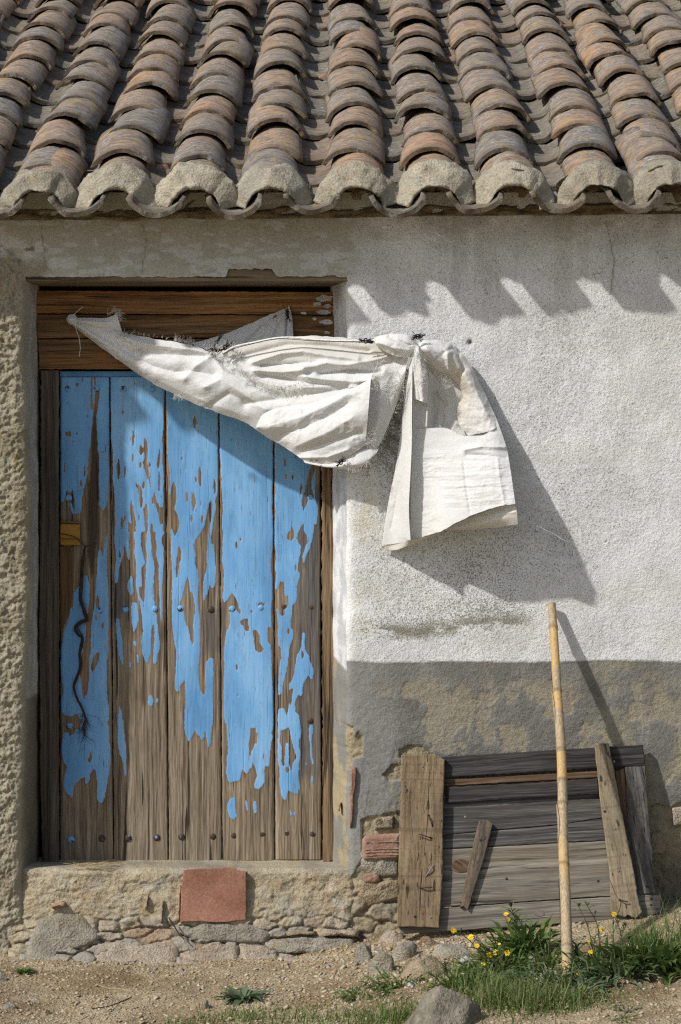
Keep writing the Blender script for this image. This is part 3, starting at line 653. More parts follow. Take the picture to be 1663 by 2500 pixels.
# rubble course between wall head and tiles
q = np.linspace(-2.2, 2.2, 420); w = np.linspace(0, 1, 12); Q, W = np.meshgrid(q, w)
top = 2.466 + .011 * Q; bot = P(0, 529)[2] - .004 + .011 * Q + .006 * fbm(Q * 7, 0 * Q, 3, 350)
cg = np.stack([Q, -.006 - .010 * W * (1 - W) * 4 + .020 * W + .026 * fbm(Q * 16, W * 2.5, 4, 351) * np.sin(W * 3.1), bot + (top - bot) * W], -1)
mesh_obj('rubble_course', cg.reshape(-1, 3), [tuple(q_) for q_ in grid_faces(12, 420, 0)], M_RUBBLE, house)

# ------------------------------------------------------------------ planks
def plank_poly(name, pts, dfun, thick, mat, parent, lift=0.0, along=None, bev=.004, sub=10, jag=0.0):
    """board traced as an outline on a plane; front face slightly cupped, real thickness, worn edges"""
    pts = [tuple(map(float, p)) for p in pts]
    c = np.mean(pts, 0)
    # densify outline
    dn = []
    for (x1, y1), (x2, y2) in zip(pts, pts[1:] + pts[:1]):
        m = max(1, int(math.hypot(x2 - x1, y2 - y1) / sub))
        for i in range(m): t = i / m; dn.append((x1 + (x2 - x1) * t, y1 + (y2 - y1) * t))
    dn = np.array(dn); nrm = dn - c
    if jag: dn = dn + jag * np.stack([fbm(dn[:, 0] / 9, dn[:, 1] / 9, 3, 7), fbm(dn[:, 0] / 9 + 30, dn[:, 1] / 9, 3, 8)], -1)
    tang = np.roll(dn, -1, 0) - np.roll(dn, 1, 0); nv = np.stack([tang[:, 1], -tang[:, 0]], -1); nv /= np.linalg.norm(nv, axis=1)[:, None] + 1e-9
    if np.sum(dn[:, 0] * np.roll(dn[:, 1], -1) - np.roll(dn[:, 0], -1) * dn[:, 1]) > 0: nv = -nv      # inward
    bpx = bev * 715
    ring0 = dn + nv * bpx; rings = [(ring0, lift), (dn + nv * bpx * .3, lift - bev * .35), (dn, lift - bev), (dn, lift - thick)]
    V = [PA(r[:, 0], r[:, 1], dfun(r[:, 0], r[:, 1]) + l) for r, l in rings]; n = len(dn)
    v = np.concatenate(V); f = []
    for k in range(3):
        for i in range(n): j = (i + 1) % n; f.append((k * n + i, k * n + j, (k + 1) * n + j, (k + 1) * n + i))
    f.append(tuple(range(n))[::-1]); f.append(tuple(3 * n + i for i in range(n)))
    if along is None:
        e = max(zip(pts, pts[1:] + pts[:1]), key=lambda q: math.hypot(q[1][0] - q[0][0], q[1][1] - q[0][1])); along = (e[1][0] - e[0][0], e[1][1] - e[0][1])
    al = np.array([along[0], 0, -along[1]], float); al /= np.linalg.norm(al); ac = np.array([-al[2], 0, al[0]])
    g = np.stack([v @ al, v @ ac, v[:, 1]], -1)
    o = mesh_obj(name, v, f, mat, parent, smooth=False, attrs={'gcoord': ('FLOAT_VECTOR', g)})
    return o
flat = lambda d: (lambda x, y: np.full(np.shape(x), d))

# ------------------------------------------------------------------ door
DD = -.245                                                    # door face behind wall plane
OPS = []
def grp(ox, oy, s, ops):
    for op in ops:
        k, p = op[0], op[1]
        if k in '-+': OPS.append((k, [(ox + x / s, oy + y / s) for x, y in p]))
        else:                                                  # spindle-shaped flakes: cx, cy, w, h
            for (cx, cy, w, h) in p:
                t = np.linspace(-1, 1, 9); pw = 1 - np.abs(t) ** 1.6
                L = [(cx - w / 2 * a, cy + h / 2 * b) for a, b in zip(pw, t)] + [(cx + w / 2 * a, cy + h / 2 * b) for a, b in zip(pw[::-1], t[::-1])][1:-1]
                OPS.append(('-', [(ox + x / s, oy + y / s) for x, y in L]))
grp(140, 900, 4.9, [
 ('-', [(0,1600),(70,1605),(95,1560),(105,1440),(130,1480),(170,1480),(185,1450),(200,1560),(215,1640),(205,1740),(240,1720),(265,1750),(290,1690),(295,1560),(325,1410),(355,1310),(370,1150),(380,1000),(405,880),(415,720),(425,560),(440,480),(400,500),(400,300),(410,90),(425,90),(418,250),(420,400),(440,440),(455,300),(440,270),(440,90),(465,90),(465,200),(510,240),(500,350),(480,480),(470,560),(475,760),(490,980),(505,1080),(495,1200),(500,1450),(500,1640),(550,1700),(590,1620),(610,1500),(615,1340),(615,1000),(618,600),(622,90),(638,90),(638,400),(645,650),(640,850),(662,960),(665,1150),(665,1340),(680,1450),(690,1620),(688,1750),(695,1850),(680,1965),(0,1965)]),
 ('+', [(145,1620),(175,1590),(190,1690),(200,1740),(175,1730)]), ('+', [(215,1650),(250,1600),(275,1640),(262,1730),(235,1700)]),
 ('-', [(90,735),(105,770),(150,735),(165,780),(165,840),(205,890),(175,880),(155,820),(100,805)]),
 ('o', [(358,570,16,130),(85,1190,20,200),(328,1235,22,180),(283,1370,26,120),(240,1358,34,20),(577,940,16,150),(547,1000,14,80),(140,1420,16,50),(50,740,30,26),(237,195,36,50),(122,400,9,300),(300,140,20,90),(232,780,12,50)]),
 ('o', [(908,830,28,230),(905,1065,20,150),(733,1200,46,300),(810,1230,24,220),(1103,1145,22,90),(995,1150,20,120),(1035,1395,34,120),(980,1780,18,150),(775,1850,36,200),(808,1790,18,110),(787,525,35,55),(965,680,8,70)]),
 ('-', [(990,900),(1025,955),(1040,920),(1050,800),(1080,920),(1085,970),(1075,1090),(1100,1250),(1120,1420),(1115,1440),(1095,1340),(1045,1200),(1015,1120),(1045,1085),(1045,985),(1005,1040),(985,1000)]),
 ('-', [(1230,940),(1235,1080),(1215,1200),(1235,1290),(1230,1480),(1220,1480),(1208,1440),(1212,1250),(1197,1150),(1205,1050)]),
 ('-', [(935,1340),(960,1410),(975,1385),(1010,1420),(1020,1560),(1015,1680),(990,1640),(970,1450),(940,1400)]),
 ('-', [(885,1560),(905,1640),(925,1750),(940,1850),(935,1965),(855,1965),(850,1830),(890,1860),(905,1900),(870,1720),(875,1620)]),
 ('-', [(1060,1600),(1080,1650),(1085,1965),(1055,1965),(1045,1780),(1030,1680),(1045,1660)]),
 ('-', [(1170,1450),(1190,1580),(1230,1660),(1270,1670),(1270,1560),(1275,1250),(1255,1100),(1265,980),(1255,850),(1275,700),(1278,400),(1290,250),(1300,250),(1310,500),(1320,600),(1310,900),(1325,1080),(1340,1200),(1350,1300),(1330,1450),(1350,1550),(1375,1400),(1395,1330),(1420,1420),(1425,1560),(1400,1680),(1440,1740),(1465,1840),(1440,1940),(1400,1965),(1370,1900),(1350,1965),(1270,1965),(1255,1800),(1240,1900),(1200,1700),(1160,1600),(1140,1640),(1135,1570)]),
 ('-', [(1130,1820),(1160,1965),(1115,1965)]), ('o', [(1495,1060,12,160),(1553,1530,26,150)])])
grp(400, 1000, 4.9, [
 ('-', [(0,0),(38,0),(40,300),(45,600),(70,720),(75,830),(65,1000),(85,1050),(100,900),(120,840),(140,920),(150,1080),(125,1200),(165,1270),(187,1350),(170,1450),(135,1520),(110,1450),(95,1410),(80,1440),(85,1650),(90,1750),(100,1965),(0,1965)]),
 ('o', [(370,150,42,180),(362,290,10,110),(220,570,12,170),(253,735,12,90),(385,840,28,90),(433,800,38,290),(280,1040,28,150),(357,1100,50,250),(336,1300,30,110),(459,1320,26,160),(487,550,10,80),(610,920,28,230)]),
 ('-', [(180,1620),(210,1690),(205,1780),(185,1850),(175,1965),(145,1965),(155,1850),(165,1720)]),
 ('-', [(570,1070),(588,1130),(575,1250),(555,1390),(540,1480),(525,1640),(515,1760),(520,1850),(500,1965),(420,1965),(375,1840),(380,1750),(365,1650),(380,1560),(420,1510),(490,1390),(515,1260),(550,1110)]),
 ('-', [(655,0),(650,200),(655,450),(650,700),(645,1000),(620,1080),(620,1200),(590,1370),(570,1520),(570,1610),(605,1620),(610,1780),(630,1965),(720,1965),(700,1800),(705,1550),(700,1350),(705,1150),(700,1000),(690,900),(680,600),(672,470),(668,0)]),
 ('o', [(813,350,14,90),(1103,570,8,80),(918,1550,20,60),(870,1620,22,110),(840,1222,14,20),(1008,285,16,24)]),
 ('-', [(1315,370),(1310,850),(1295,970),(1305,1080),(1290,1150),(1300,1240),(1310,1400),(1305,1650),(1280,1820),(1285,1965),(1345,1965),(1330,1900),(1345,1750),(1330,1640),(1325,1400),(1335,1200),(1325,1130),(1345,930),(1330,880),(1330,380)])])
grp(140, 1300, 4.9, [
 ('-', [(0,-5),(600,-5),(580,60),(560,230),(540,330),(530,220),(495,195),(480,330),(475,460),(465,600),(455,800),(430,950),(405,1150),(400,1400),(385,1500),(380,1750),(350,1965),(305,1965),(285,1800),(270,1700),(265,1560),(300,1430),(330,1300),(345,1120),(370,920),(385,800),(385,640),(355,510),(310,510),(280,620),(200,720),(195,870),(150,980),(120,1090),(80,1200),(60,1320),(40,1430),(35,1600),(50,1750),(70,1900),(60,1965),(0,1965)]),
 ('-', [(600,-5),(600,200),(590,450),(612,700),(615,1000),(612,1420),(590,1700),(600,1965),(1535,1965),(1530,1770),(1480,1830),(1465,1890),(1430,1905),(1405,1840),(1415,1650),(1425,1450),(1385,1250),(1370,950),(1370,700),(1380,500),(1360,330),(1350,-5)]),
 ('+', [(680,-5),(865,-5),(860,120),(870,250),(855,360),(840,290),(810,170),(800,70),(795,180),(800,270),(765,340),(740,420),(725,590),(705,605),(685,570),(695,420),(710,300),(690,150)]),
 ('+', [(920,-5),(930,120),(920,250),(945,350),(945,500),(945,650),(975,780),(995,870),(1010,1000),(1025,1180),(1010,1320),(1020,1440),(1060,1560),(1090,1560),(1115,1450),(1120,1330),(1125,1170),(1150,1080),(1165,1170),(1155,1350),(1145,1560),(1165,1575),(1190,1540),(1195,1480),(1225,1400),(1225,1340),(1210,1150),(1190,1020),(1180,960),(1165,830),(1150,690),(1160,500),(1165,400),(1140,270),(1125,100),(1120,-5)]),
 ('-', [(1005,-5),(1075,-5),(1060,130),(1070,300),(1060,480),(1050,700),(1040,860),(1000,780),(975,690),(985,650),(1015,660),(1010,430),(1050,370),(1030,280),(1000,150)]),
 ('+', [(1170,-5),(1190,150),(1185,280),(1215,400),(1215,600),(1225,800),(1235,1000),(1245,1105),(1258,1020),(1255,780),(1260,560),(1275,400),(1275,200),(1255,110),(1260,50),(1280,-5)]),
 ('+', [(885,510),(905,560),(910,720),(885,765),(850,710),(835,620)]), ('+', [(890,850),(930,830),(960,850),(975,1050),(945,1150),(915,1190),(895,1100),(885,950)]),
 ('+', [(705,1030),(740,1020),(755,1150),(780,1300),(790,1590),(770,1580),(725,1400),(705,1180)]), ('+', [(915,1290),(940,1300),(950,1370),(910,1350)]),
 ('+', [(950,1440),(985,1500),(985,1560),(960,1560)]), ('+', [(868,1560),(885,1560),(885,1630),(870,1620)]), ('+', [(1115,1920),(1135,1965),(1100,1965)]),
 ('o', [(745,260,30,130),(480,840,40,200),(465,1020,34,110),(545,1115,24,110),(1410,20,24,80)]),
 ('-', [(505,1440),(490,1560),(415,1690),(400,1600),(430,1500),(475,1445)]), ('-', [(1455,160),(1480,220),(1475,330),(1450,420),(1440,540),(1425,555),(1420,420),(1435,280)])])
grp(400, 1400, 4.9, [
 ('-', [(0,-5),(105,-5),(90,250),(105,320),(95,450),(105,650),(130,850),(155,960),(140,1150),(130,1390),(150,1415),(185,1410),(190,1360),(255,1270),(260,1500),(250,1700),(245,1850),(265,1965),(0,1965)]),
 ('-', [(283,20),(300,100),(320,230),(345,235),(370,360),(370,480),(355,620),(360,770),(345,880),(325,800),(300,690),(280,620),(255,580),(240,450),(235,400),(195,375),(210,320),(240,200)]),
 ('-', [(415,-5),(495,-5),(475,110),(470,300),(490,325),(540,190),(545,130),(585,180),(610,170),(625,-5),(680,-5),(680,1965),(565,1965),(585,1800),(595,1600),(590,1400),(600,1020),(560,1005),(510,1060),(495,1150),(495,1330),(500,1410),(480,1450),(445,1400),(420,1270),(415,1150),(435,950),(435,700),(430,500),(410,300),(420,130)]),
 ('-', [(525,1640),(515,1650),(500,1780),(480,1965),(520,1965),(505,1880),(515,1700)]), ('-', [(380,1830),(385,1890),(410,1965),(335,1965),(360,1900)]),
 ('-', [(680,-5),(720,-5),(715,200),(700,300),(735,350),(770,300),(820,230),(880,330),(900,410),(930,450),(920,490),(870,440),(800,440),(790,480),(795,590),(770,660),(745,710),(730,800),(720,1000),(725,1090),(720,1400),(720,1780),(750,1810),(755,1965),(680,1965)]),
 ('-', [(920,560),(1010,535),(1015,620),(1030,650),(1020,690),(980,690),(960,640),(920,600)]),
 ('o', [(877,1130,28,110),(1065,100,18,70),(1048,455,22,40),(880,860,10,60),(1162,372,95,55),(890,1460,16,60),(850,1795,20,30)]),
 ('-', [(1045,1845),(1095,1850),(1105,1905),(1130,1910),(1120,1965),(1035,1965)])])
grp(620, 1100, 6.533, [
 ('o', [(495,190,28,220),(513,410,26,140),(617,430,30,110),(866,270,20,90),(670,95,50,60)]), ('-', [(775,480),(770,600),(740,730),(725,680),(735,600)]),
 ('-', [(940,150),(985,150),(970,300),(925,480),(920,600),(950,690),(960,740),(930,790),(860,790),(850,850),(790,970),(770,880),(775,740),(815,640),(850,470),(880,360)]),
 ('-', [(605,1200),(640,1300),(640,1390),(595,1465),(530,1410),(530,1350),(555,1300),(590,1290)]), ('o', [(668,1860,30,190),(622,1130,8,160)]),
 ('-', [(800,1150),(800,1280),(850,1360),(860,1470),(820,1550),(790,1640),(770,1700),(790,1790),(810,1780),(840,1660),(900,1540),(940,1370),(965,1180),(1000,1180),(1025,1000),(1020,900),(975,760),(975,600),(985,400),(990,150),(1090,150),(1090,1965),(740,1965),(700,1920),(710,1780),(750,1620),(760,1520),(720,1480),(680,1390),(720,1280)])])
grp(620, 1380, 6.533, [
 ('-', [(270,-5),(285,120),(300,300),(295,560),(270,720),(280,900),(278,1010),(230,970),(218,1100),(235,1230),(275,1290),(280,1500),(290,1800),(310,2050),(310,2360),(390,2360),(400,2275),(480,2285),(490,2360),(540,2360),(550,2280),(570,2200),(600,2230),(605,2150),(630,1990),(610,1960),(600,1860),(630,1780),(660,1620),(690,1440),(740,1330),(765,1200),(780,1080),(820,1080),(815,1250),(830,1380),(880,1430),(900,1540),(950,1640),(945,1830),(905,1830),(870,1750),(820,1840),(785,1900),(780,2030),(750,2110),(720,2060),(670,2120),(660,2250),(680,2360),(1090,2360),(1090,-5),(740,-5),(740,100),(720,230),(690,330),(695,450),(670,590),(615,650),(610,690),(600,850),(590,1000),(625,1030),(630,1150),(575,1300),(555,1420),(530,1640),(490,1780),(455,1950),(455,2050),(390,2080),(385,1900),(410,1600),(440,1480),(430,1330),(390,1280),(385,1080),(395,980),(385,880),(360,690),(400,720),(430,800),(490,805),(490,720),(550,640),(545,480),(500,510),(485,400),(495,270),(430,260),(400,310),(370,410),(335,380),(340,270),(355,150),(340,80),(330,-5)]),
 ('o', [(558,1060,40,120),(778,1430,36,140),(585,230,14,100)]), ('+', [(555,1885),(612,1870),(615,1965),(565,1995)]),
 ('-', [(-20,1030),(40,1040),(90,1110),(100,1240),(160,1350),(100,1405),(30,1350),(10,1200)])])
grp(140, 1700, 4.9, [
 ('-', [(0,0),(1315,0),(1315,2200),(0,2200)]),
 ('+', [(50,-3),(600,-3),(615,130),(620,270),(600,330),(620,380),(620,530),(635,620),(640,720),(630,850),(605,1000),(580,1130),(550,1270),(510,1275),(475,1230),(480,1050),(465,900),(430,850),(400,920),(385,1000),(355,1050),(335,1040),(330,970),(280,980),(225,1030),(195,1100),(180,1235),(150,1190),(95,1130),(70,1070),(85,970),(110,840),(75,770),(50,660),(60,520),(80,440),(130,425),(150,480),(185,450),(230,380),(255,400),(275,440),(265,350),(300,280),(260,265),(250,220),(210,205),(180,240),(100,230),(40,180),(35,100)]),
 ('-', [(230,0),(250,100),(225,80)]), ('-', [(400,655),(425,720),(395,790),(365,780)]), ('o', [(320,10,22,80),(275,745,10,70)]),
 ('+', [(740,90),(775,200),(790,300),(800,400),(815,560),(825,640),(825,940),(805,955),(790,800),(760,720),(725,590),(725,300)]),
 ('+', [(1095,-3),(1135,-3),(1155,60),(1120,130),(1085,85)]), ('+', [(1185,20),(1210,20),(1205,90),(1185,85)])])
OPS.append(('-', [(409, 1796), (541, 1796), (541, 2130), (409, 2130)]))
grp(0, 1300, 1.845, [('+', [(835,800),(833,900),(850,945),(862,930),(880,872),(895,910),(908,938),(920,925),(926,870),(930,930),(938,967),(948,960),(955,850),(960,800),(925,812),(921,900),(915,800)])])
grp(520, 1700, 4.9, [
 ('-', [(105,0),(1340,0),(1340,2200),(105,2200)]),
 ('+', [(130,-3),(720,-3),(725,200),(720,400),(700,440),(715,480),(690,600),(685,770),(675,850),(625,830),(615,950),(620,1030),(550,1110),(500,1110),(495,1060),(530,960),(510,860),(480,780),(465,850),(400,930),(360,890),(360,820),(345,900),(325,1000),(210,1040),(180,1000),(160,930),(165,760),(185,640),(170,420),(160,330),(135,310)]),
 ('-', [(455,380),(510,380),(515,430),(540,440),(530,575),(500,560),(480,620),(445,740),(425,590),(440,520)]), ('o', [(606,730,11,180),(265,325,20,30)]),
 ('+', [(240,1200),(265,1220),(275,1400),(290,1430),(245,1480),(200,1440),(170,1360),(180,1270)]), ('+', [(385,1235),(405,1250),(430,1380),(410,1375),(390,1300)]), ('+', [(485,1255),(520,1260),(520,1390),(500,1400),(482,1330)]),
 ('+', [(950,-3),(1020,-3),(985,80),(990,190),(1030,230),(1045,350),(1060,400),(1050,500),(1030,520),(1035,630),(1050,680),(1035,800),(1025,920),(1030,1010),(1040,1090),(1020,1160),(980,1170),(900,1125),(880,1230),(850,1245),(815,1180),(800,1050),(800,940),(780,750),(775,640),(780,450),(775,250),(785,150),(850,140),(890,240),(905,100),(920,75),(940,120)]),
 ('-', [(815,405),(860,395),(915,375),(930,480),(960,580),(1000,740),(960,800),(940,910),(920,820),(905,640),(905,580),(885,545),(865,620),(860,760),(850,850),(820,790),(825,600),(805,530)]), ('o', [(893,880,36,80)]),
 ('+', [(1160,340),(1195,340),(1195,420),(1180,560),(1195,760),(1210,800),(1190,825),(1170,720),(1160,540),(1145,420)]),
 ('+', [(1180,960),(1200,960),(1200,1035),(1180,1040)]), ('+', [(915,1375),(930,1370),(955,1420),(925,1425)]), ('+', [(960,1390),(985,1385),(990,1450)]), ('+', [(1110,780),(1125,790),(1122,835),(1110,830)])])
RX0, RY0, RW, RH = 138, 905, 660, 1235
gx, gy = np.meshgrid(np.arange(RW) + RX0 + .5, np.arange(RH) + RY0 + .5)
wx = gx + 1.6 * fbm(gx / 5, gy / 7, 3, 201); wy = gy + 2.6 * fbm(gx / 6 + 40, gy / 6, 3, 202)
paint = np.ones((RH, RW), bool)
for k, pg in OPS:
    xs_ = [p[0] for p in pg]; ys_ = [p[1] for p in pg]
    a0 = max(0, int(min(xs_) - RX0 - 4)); a1 = min(RW, int(max(xs_) - RX0 + 6)); b0 = max(0, int(min(ys_) - RY0 - 6)); b1 = min(RH, int(max(ys_) - RY0 + 8))
    if a1 <= a0 or b1 <= b0: continue
    m = inpoly(wx[b0:b1, a0:a1], wy[b0:b1, a0:a1], pg); paint[b0:b1, a0:a1][m] = (k == '+')
paint_f = blur(paint.astype(float), 1); edge_f = blur(paint.astype(float), 9)
splitp = [[(445, 500), (425, 720), (412, 1000), (395, 1300), (375, 1500), (365, 1965), (480, 1965), (490, 1500), (488, 1200), (468, 1000), (466, 750), (455, 540)]]
spl = np.zeros((RH, RW), bool)
for pg in splitp: spl |= inpoly(wx, wy, [(140 + x / 4.9, 900 + y / 4.9) for x, y in pg])
spl |= inpoly(wx, wy, [(140 + x / 4.9, 1300 + y / 4.9) for x, y in [(365, -5), (480, -5), (465, 130), (430, 420), (410, 560), (395, 430), (360, 250)]])
split_f = blur(spl.astype(float), 2)
dark_f = blur((((gx > 724) & (gy > 1180) & (gy < 1900)) | ((gx > 500) & (gx < 542) & (gy > 1480) & (gy < 1600)) | ((gx > 272) & (gx < 310) & (gy > 1400) & (gy < 1520))).astype(float), 12)
def samp(a, px, py):
    ix = np.clip(px - RX0 - .5, 0, RW - 1.001); iy = np.clip(py - RY0 - .5, 0, RH - 1.001); i = ix.astype(int); j = iy.astype(int); fx = ix - i; fy = iy - j
    return (a[j, i] * (1 - fx) + a[j, i + 1] * fx) * (1 - fy) + (a[j + 1, i] * (1 - fx) + a[j + 1, i + 1] * fx) * fy
# door part: a black back added against light leaks, with planks, rail, studs, latch as children
dbk = np.array([P(148, 910, DD - .03), P(783, 910, DD - .03), P(783, 2112, DD - .03), P(148, 2112, DD - .03), P(148, 910, DD - .06), P(783, 910, DD - .06), P(783, 2112, DD - .06), P(148, 2112, DD - .06)])
door = mesh_obj('door', dbk, [(0, 3, 2, 1), (4, 5, 6, 7), (0, 1, 5, 4), (1, 2, 6, 5), (2, 3, 7, 6), (3, 0, 4, 7)], M_DARK, house, smooth=False)
door['label'] = 'old plank door with peeling sky blue paint and stud nails'
SEAM = [(146, 146), (268.5, 278), (403, 412), (534, 543), (668, 671.5), (783, 786)]
for k in range(5):
    (l0, l1), (r0, r1) = SEAM[k], SEAM[k + 1]; y0 = 921 + random.uniform(-1, 1); y1 = 2108 - 2.2 * k
    nv = 640; nu = 70; tv = np.linspace(0, 1, nv); tu = np.linspace(0, 1, nu)
    PYv = np.repeat((y0 + (y1 - y0) * tv)[:, None], nu, 1); tl = (PYv - 921) / (2105 - 921)
    lx = l0 + (l1 - l0) * tl + 1.3; rx = r0 + (r1 - r0) * tl - 1.3
    lx = lx + .9 * fbm(PYv / 18, 0 * PYv + k, 3, 211); rx = rx + .9 * fbm(PYv / 18, 0 * PYv + k + 9, 3, 212)
    PXv = lx + (rx - lx) * tu[None]
    pf = samp(paint_f, PXv, PYv); ef = samp(edge_f, PXv, PYv); sf = samp(split_f, PXv, PYv); df = samp(dark_f, PXv, PYv)
    eb = np.minimum(tu, 1 - tu)[None] * (rx - lx)
    d = DD + .0011 * pf + .0016 * fbm(PXv / 2.6, PYv / 70, 3, 220 + k) * (1 - .7 * pf) - .009 * sf - .0045 * np.exp(-eb / 1.6) + .0015 * np.sin(tu * 3.1)[None] + (.0012 * k % 2 - .001)
    v = PA(PXv, PYv, d).reshape(-1, 3); n0 = nu * nv
    loop = list(range(nu)) + [i * nu + nu - 1 for i in range(1, nv)] + [(nv - 1) * nu + j for j in range(nu - 2, -1, -1)] + [i * nu for i in range(nv - 2, 0, -1)]
    bk = v[loop].copy(); bk[:, 1] = -DD + .028
    v2 = np.concatenate([v, bk]); nl_ = len(loop); f = grid_faces(nv, nu, 0, True)
    sf_ = np.array([(loop[i], loop[(i + 1) % nl_], n0 + (i + 1) % nl_, n0 + i) for i in range(nl_)])
    ff = np.concatenate([f, sf_]); at = lambda a: np.concatenate([a.ravel(), np.zeros(nl_)])
    g = np.stack([v2[:, 2] + k * 3.3, v2[:, 0] + k * 1.7, v2[:, 1]], -1)
    mesh_obj('plank', v2, ff, M_DOOR, door, attrs={'paint': ('FLOAT', at(pf)), 'edge': ('FLOAT', at(ef)), 'split': ('FLOAT', at(sf)), 'dark': ('FLOAT', at(df)), 'gcoord': ('FLOAT_VECTOR', g)})
def m_flatblue():
    nt = NT('blue_rail'); o = nt.obj(); return nt.fin(nt.ramp(nt.noise(o, 40, 4), [(.3, (.09, .25, .5)), (.7, (.14, .34, .64))]), .6)
plank_poly('top_rail', [(146, 906), (783, 906), (783, 920), (146, 920)], flat(DD), .03, m_flatblue(), door, lift=-.004, bev=.002)
def stud_mesh(mat, r=.0115):
    ns, nr = 14, 5; v = [(0, -r * .62, 0)]; f = []
    for i in range(1, nr + 1):
        a = i / nr * 1.45
        for j in range(ns): t = 2 * math.pi * j / ns; v.append((r * math.sin(a) * math.cos(t), -r * .62 * math.cos(a), r * math.sin(a) * math.sin(t)))
    for j in range(ns): f.append((0, 1 + j, 1 + (j + 1) % ns))
    for i in range(nr - 1):
        for j in range(ns): a = 1 + i * ns; k = (j + 1) % ns; f.append((a + j, a + ns + j, a + ns + k, a + k))
    me = bpy.data.meshes.new('stud'); me.from_pydata(v, [], f); me.polygons.foreach_set('use_smooth', [True] * len(f)); me.materials.append(mat); return me
SB, SR = stud_mesh(M_NAILB), stud_mesh(M_NAILR)
for (x, y, b) in [(166, 950, 1), (235, 948, 1), (301, 950, 1), (373, 950, 1), (167.5, 1216, 1), (757, 1215, 1), (169, 1489, 1), (243, 1490, 1), (306, 1487, 1), (378, 1487, 1), (441, 1486, 1), (515, 1488, 0), (567, 1487, 1), (637, 1484, 1), (694, 1481, 1), (761, 1483, 0),
                  (170, 1772, 1), (758, 1760, 0), (174, 2050, 1), (249, 2047, 0), (313, 2046, 0), (383, 2045, 0), (444, 2043, 0), (520, 2042, 0), (571, 2040, 0), (641, 2037, 0), (701, 2034, 0), (763, 2036, 0)]:
    o = bpy.data.objects.new('stud', SB if b else SR); COL.objects.link(o); o.parent = door; o.location = Vector(P(x, y, DD + .001)) - wloc(door)
    o.rotation_euler = (0, random.uniform(0, 6), 0); s_ = random.uniform(1.0, 1.15); o.scale = (s_, s_ * random.uniform(.7, 1), s_)
# latch, its recess board and tie wire
plank_poly('latch', [(149, 1272), (194, 1273), (197, 1331), (147, 1330), (146, 1300)], flat(DD), .03, W_LATCH, door, lift=.016, along=(1, .02), bev=.003)
plank_poly('patch_slat', [(146, 1334), (178, 1334), (180, 1420), (172, 1490), (150, 1540), (146, 1540)], flat(DD), .02, wood_mat('patch_wood', (.05, .028, .012), (.13, .075, .032), (.2, .12, .055), None), door, lift=.007, along=(0, 1), bev=.002)
pts = interp_pts([P(147, 1303, DD + .018), P(172, 1307, DD + .02), P(190, 1316, DD + .02), P(208, 1332, DD + .012), P(222, 1330, DD + .008), P(237, 1324, DD + .004)], 24)
v, f = tube(pts, .0016, 5); mesh_obj('tie_wire', v, f, M_IRON, door)

# ------------------------------------------------------------------ door frame, lintel boards
plank_poly('frame_post', [(99, 904), (144.5, 904), (145, 1500), (145, 2125), (105, 2128), (98, 1900), (96, 1500), (99, 1200)], flat(DD), .10, W_POSTL, house, lift=.035, along=(0, 1), bev=.005, jag=2.5)['label'] = 'dark weathered door post beside the latch'
plank_poly('frame_post', [(784.5, 904), (808, 904), (810, 1200), (816, 1400), (818, 1480), (815, 1700), (820, 1850), (822, 2000), (824, 2095), (800, 2108), (788, 2104)], flat(DD), .10, W_POSTR, house, lift=.028, along=(0, 1), bev=.004, jag=3.5)['label'] = 'charred and streaked door post beside the white wall'
plank_poly('lintel_board', [(85, 709), (824, 713), (824, 768), (86, 766)], flat(DD), .05, W_LINTEL, house, lift=.035, bev=.003, jag=1.5)
plank_poly('lintel_board', [(88, 768), (824, 770), (824, 824), (92, 825.5)], flat(DD), .05, W_LINTEL, house, lift=.04, bev=.003, jag=1.5)
plank_poly('lintel_board', [(93, 828), (824, 827), (824, 902), (96, 901)], flat(DD), .05, W_LINTEL, house, lift=.037, bev=.003, jag=1.5)
M_SPLASH = m_simple('whitewash_splash', (.42, .41, .38), (.6, .59, .56), 60, .9, .002)
for i, (cx_, cy_, rx_, ry_, l_) in enumerate([(792, 728, 20, 8, .036), (775, 742, 11, 5, .036), (800, 748, 8, 5, .036), (790, 762, 17, 5, .036), (797, 786, 16, 6, .041), (768, 778, 5, 4, .041), (799, 812, 7, 4, .041), (742, 765, 7, 3, .036)]):
    t_ = np.linspace(0, 2 * math.pi, 15)[:-1]; rs_ = 1 + .45 * fbm(t_ * 1.3 + i * 5, 0 * t_, 3, 33)
    pg = np.stack([cx_ + rx_ * rs_ * np.cos(t_), cy_ + ry_ * rs_ * np.sin(t_)], -1); mesh_obj('whitewash_splash', PA(pg[:, 0], pg[:, 1], DD + l_ + .0006), [tuple(range(14))], M_SPLASH, house, smooth=False)
# timber over the opening, seen from below; its face shows where the render has dropped off
v = np.array(box_pts((50 - CX) * D / F, (858 - CX) * D / F, .010, .40, P(0, 685)[2], P(0, 640)[2]))
W_BEAM = wood_mat('lintel_beam_wood', (.10, .075, .05), (.22, .17, .11), (.30, .24, .165), None, vary=.02)
beam = mesh_obj('lintel_beam', v, BOXF, W_BEAM, house, smooth=False, attrs={'gcoord': ('FLOAT_VECTOR', v)})
bk = np.array(box_pts(-1.075, .03, .33, .36, .1, 2.22)); mesh_obj('dark_backing', bk, BOXF, M_DARK, house, smooth=False)  # unseen black sheet added behind the door to keep light out of the gaps

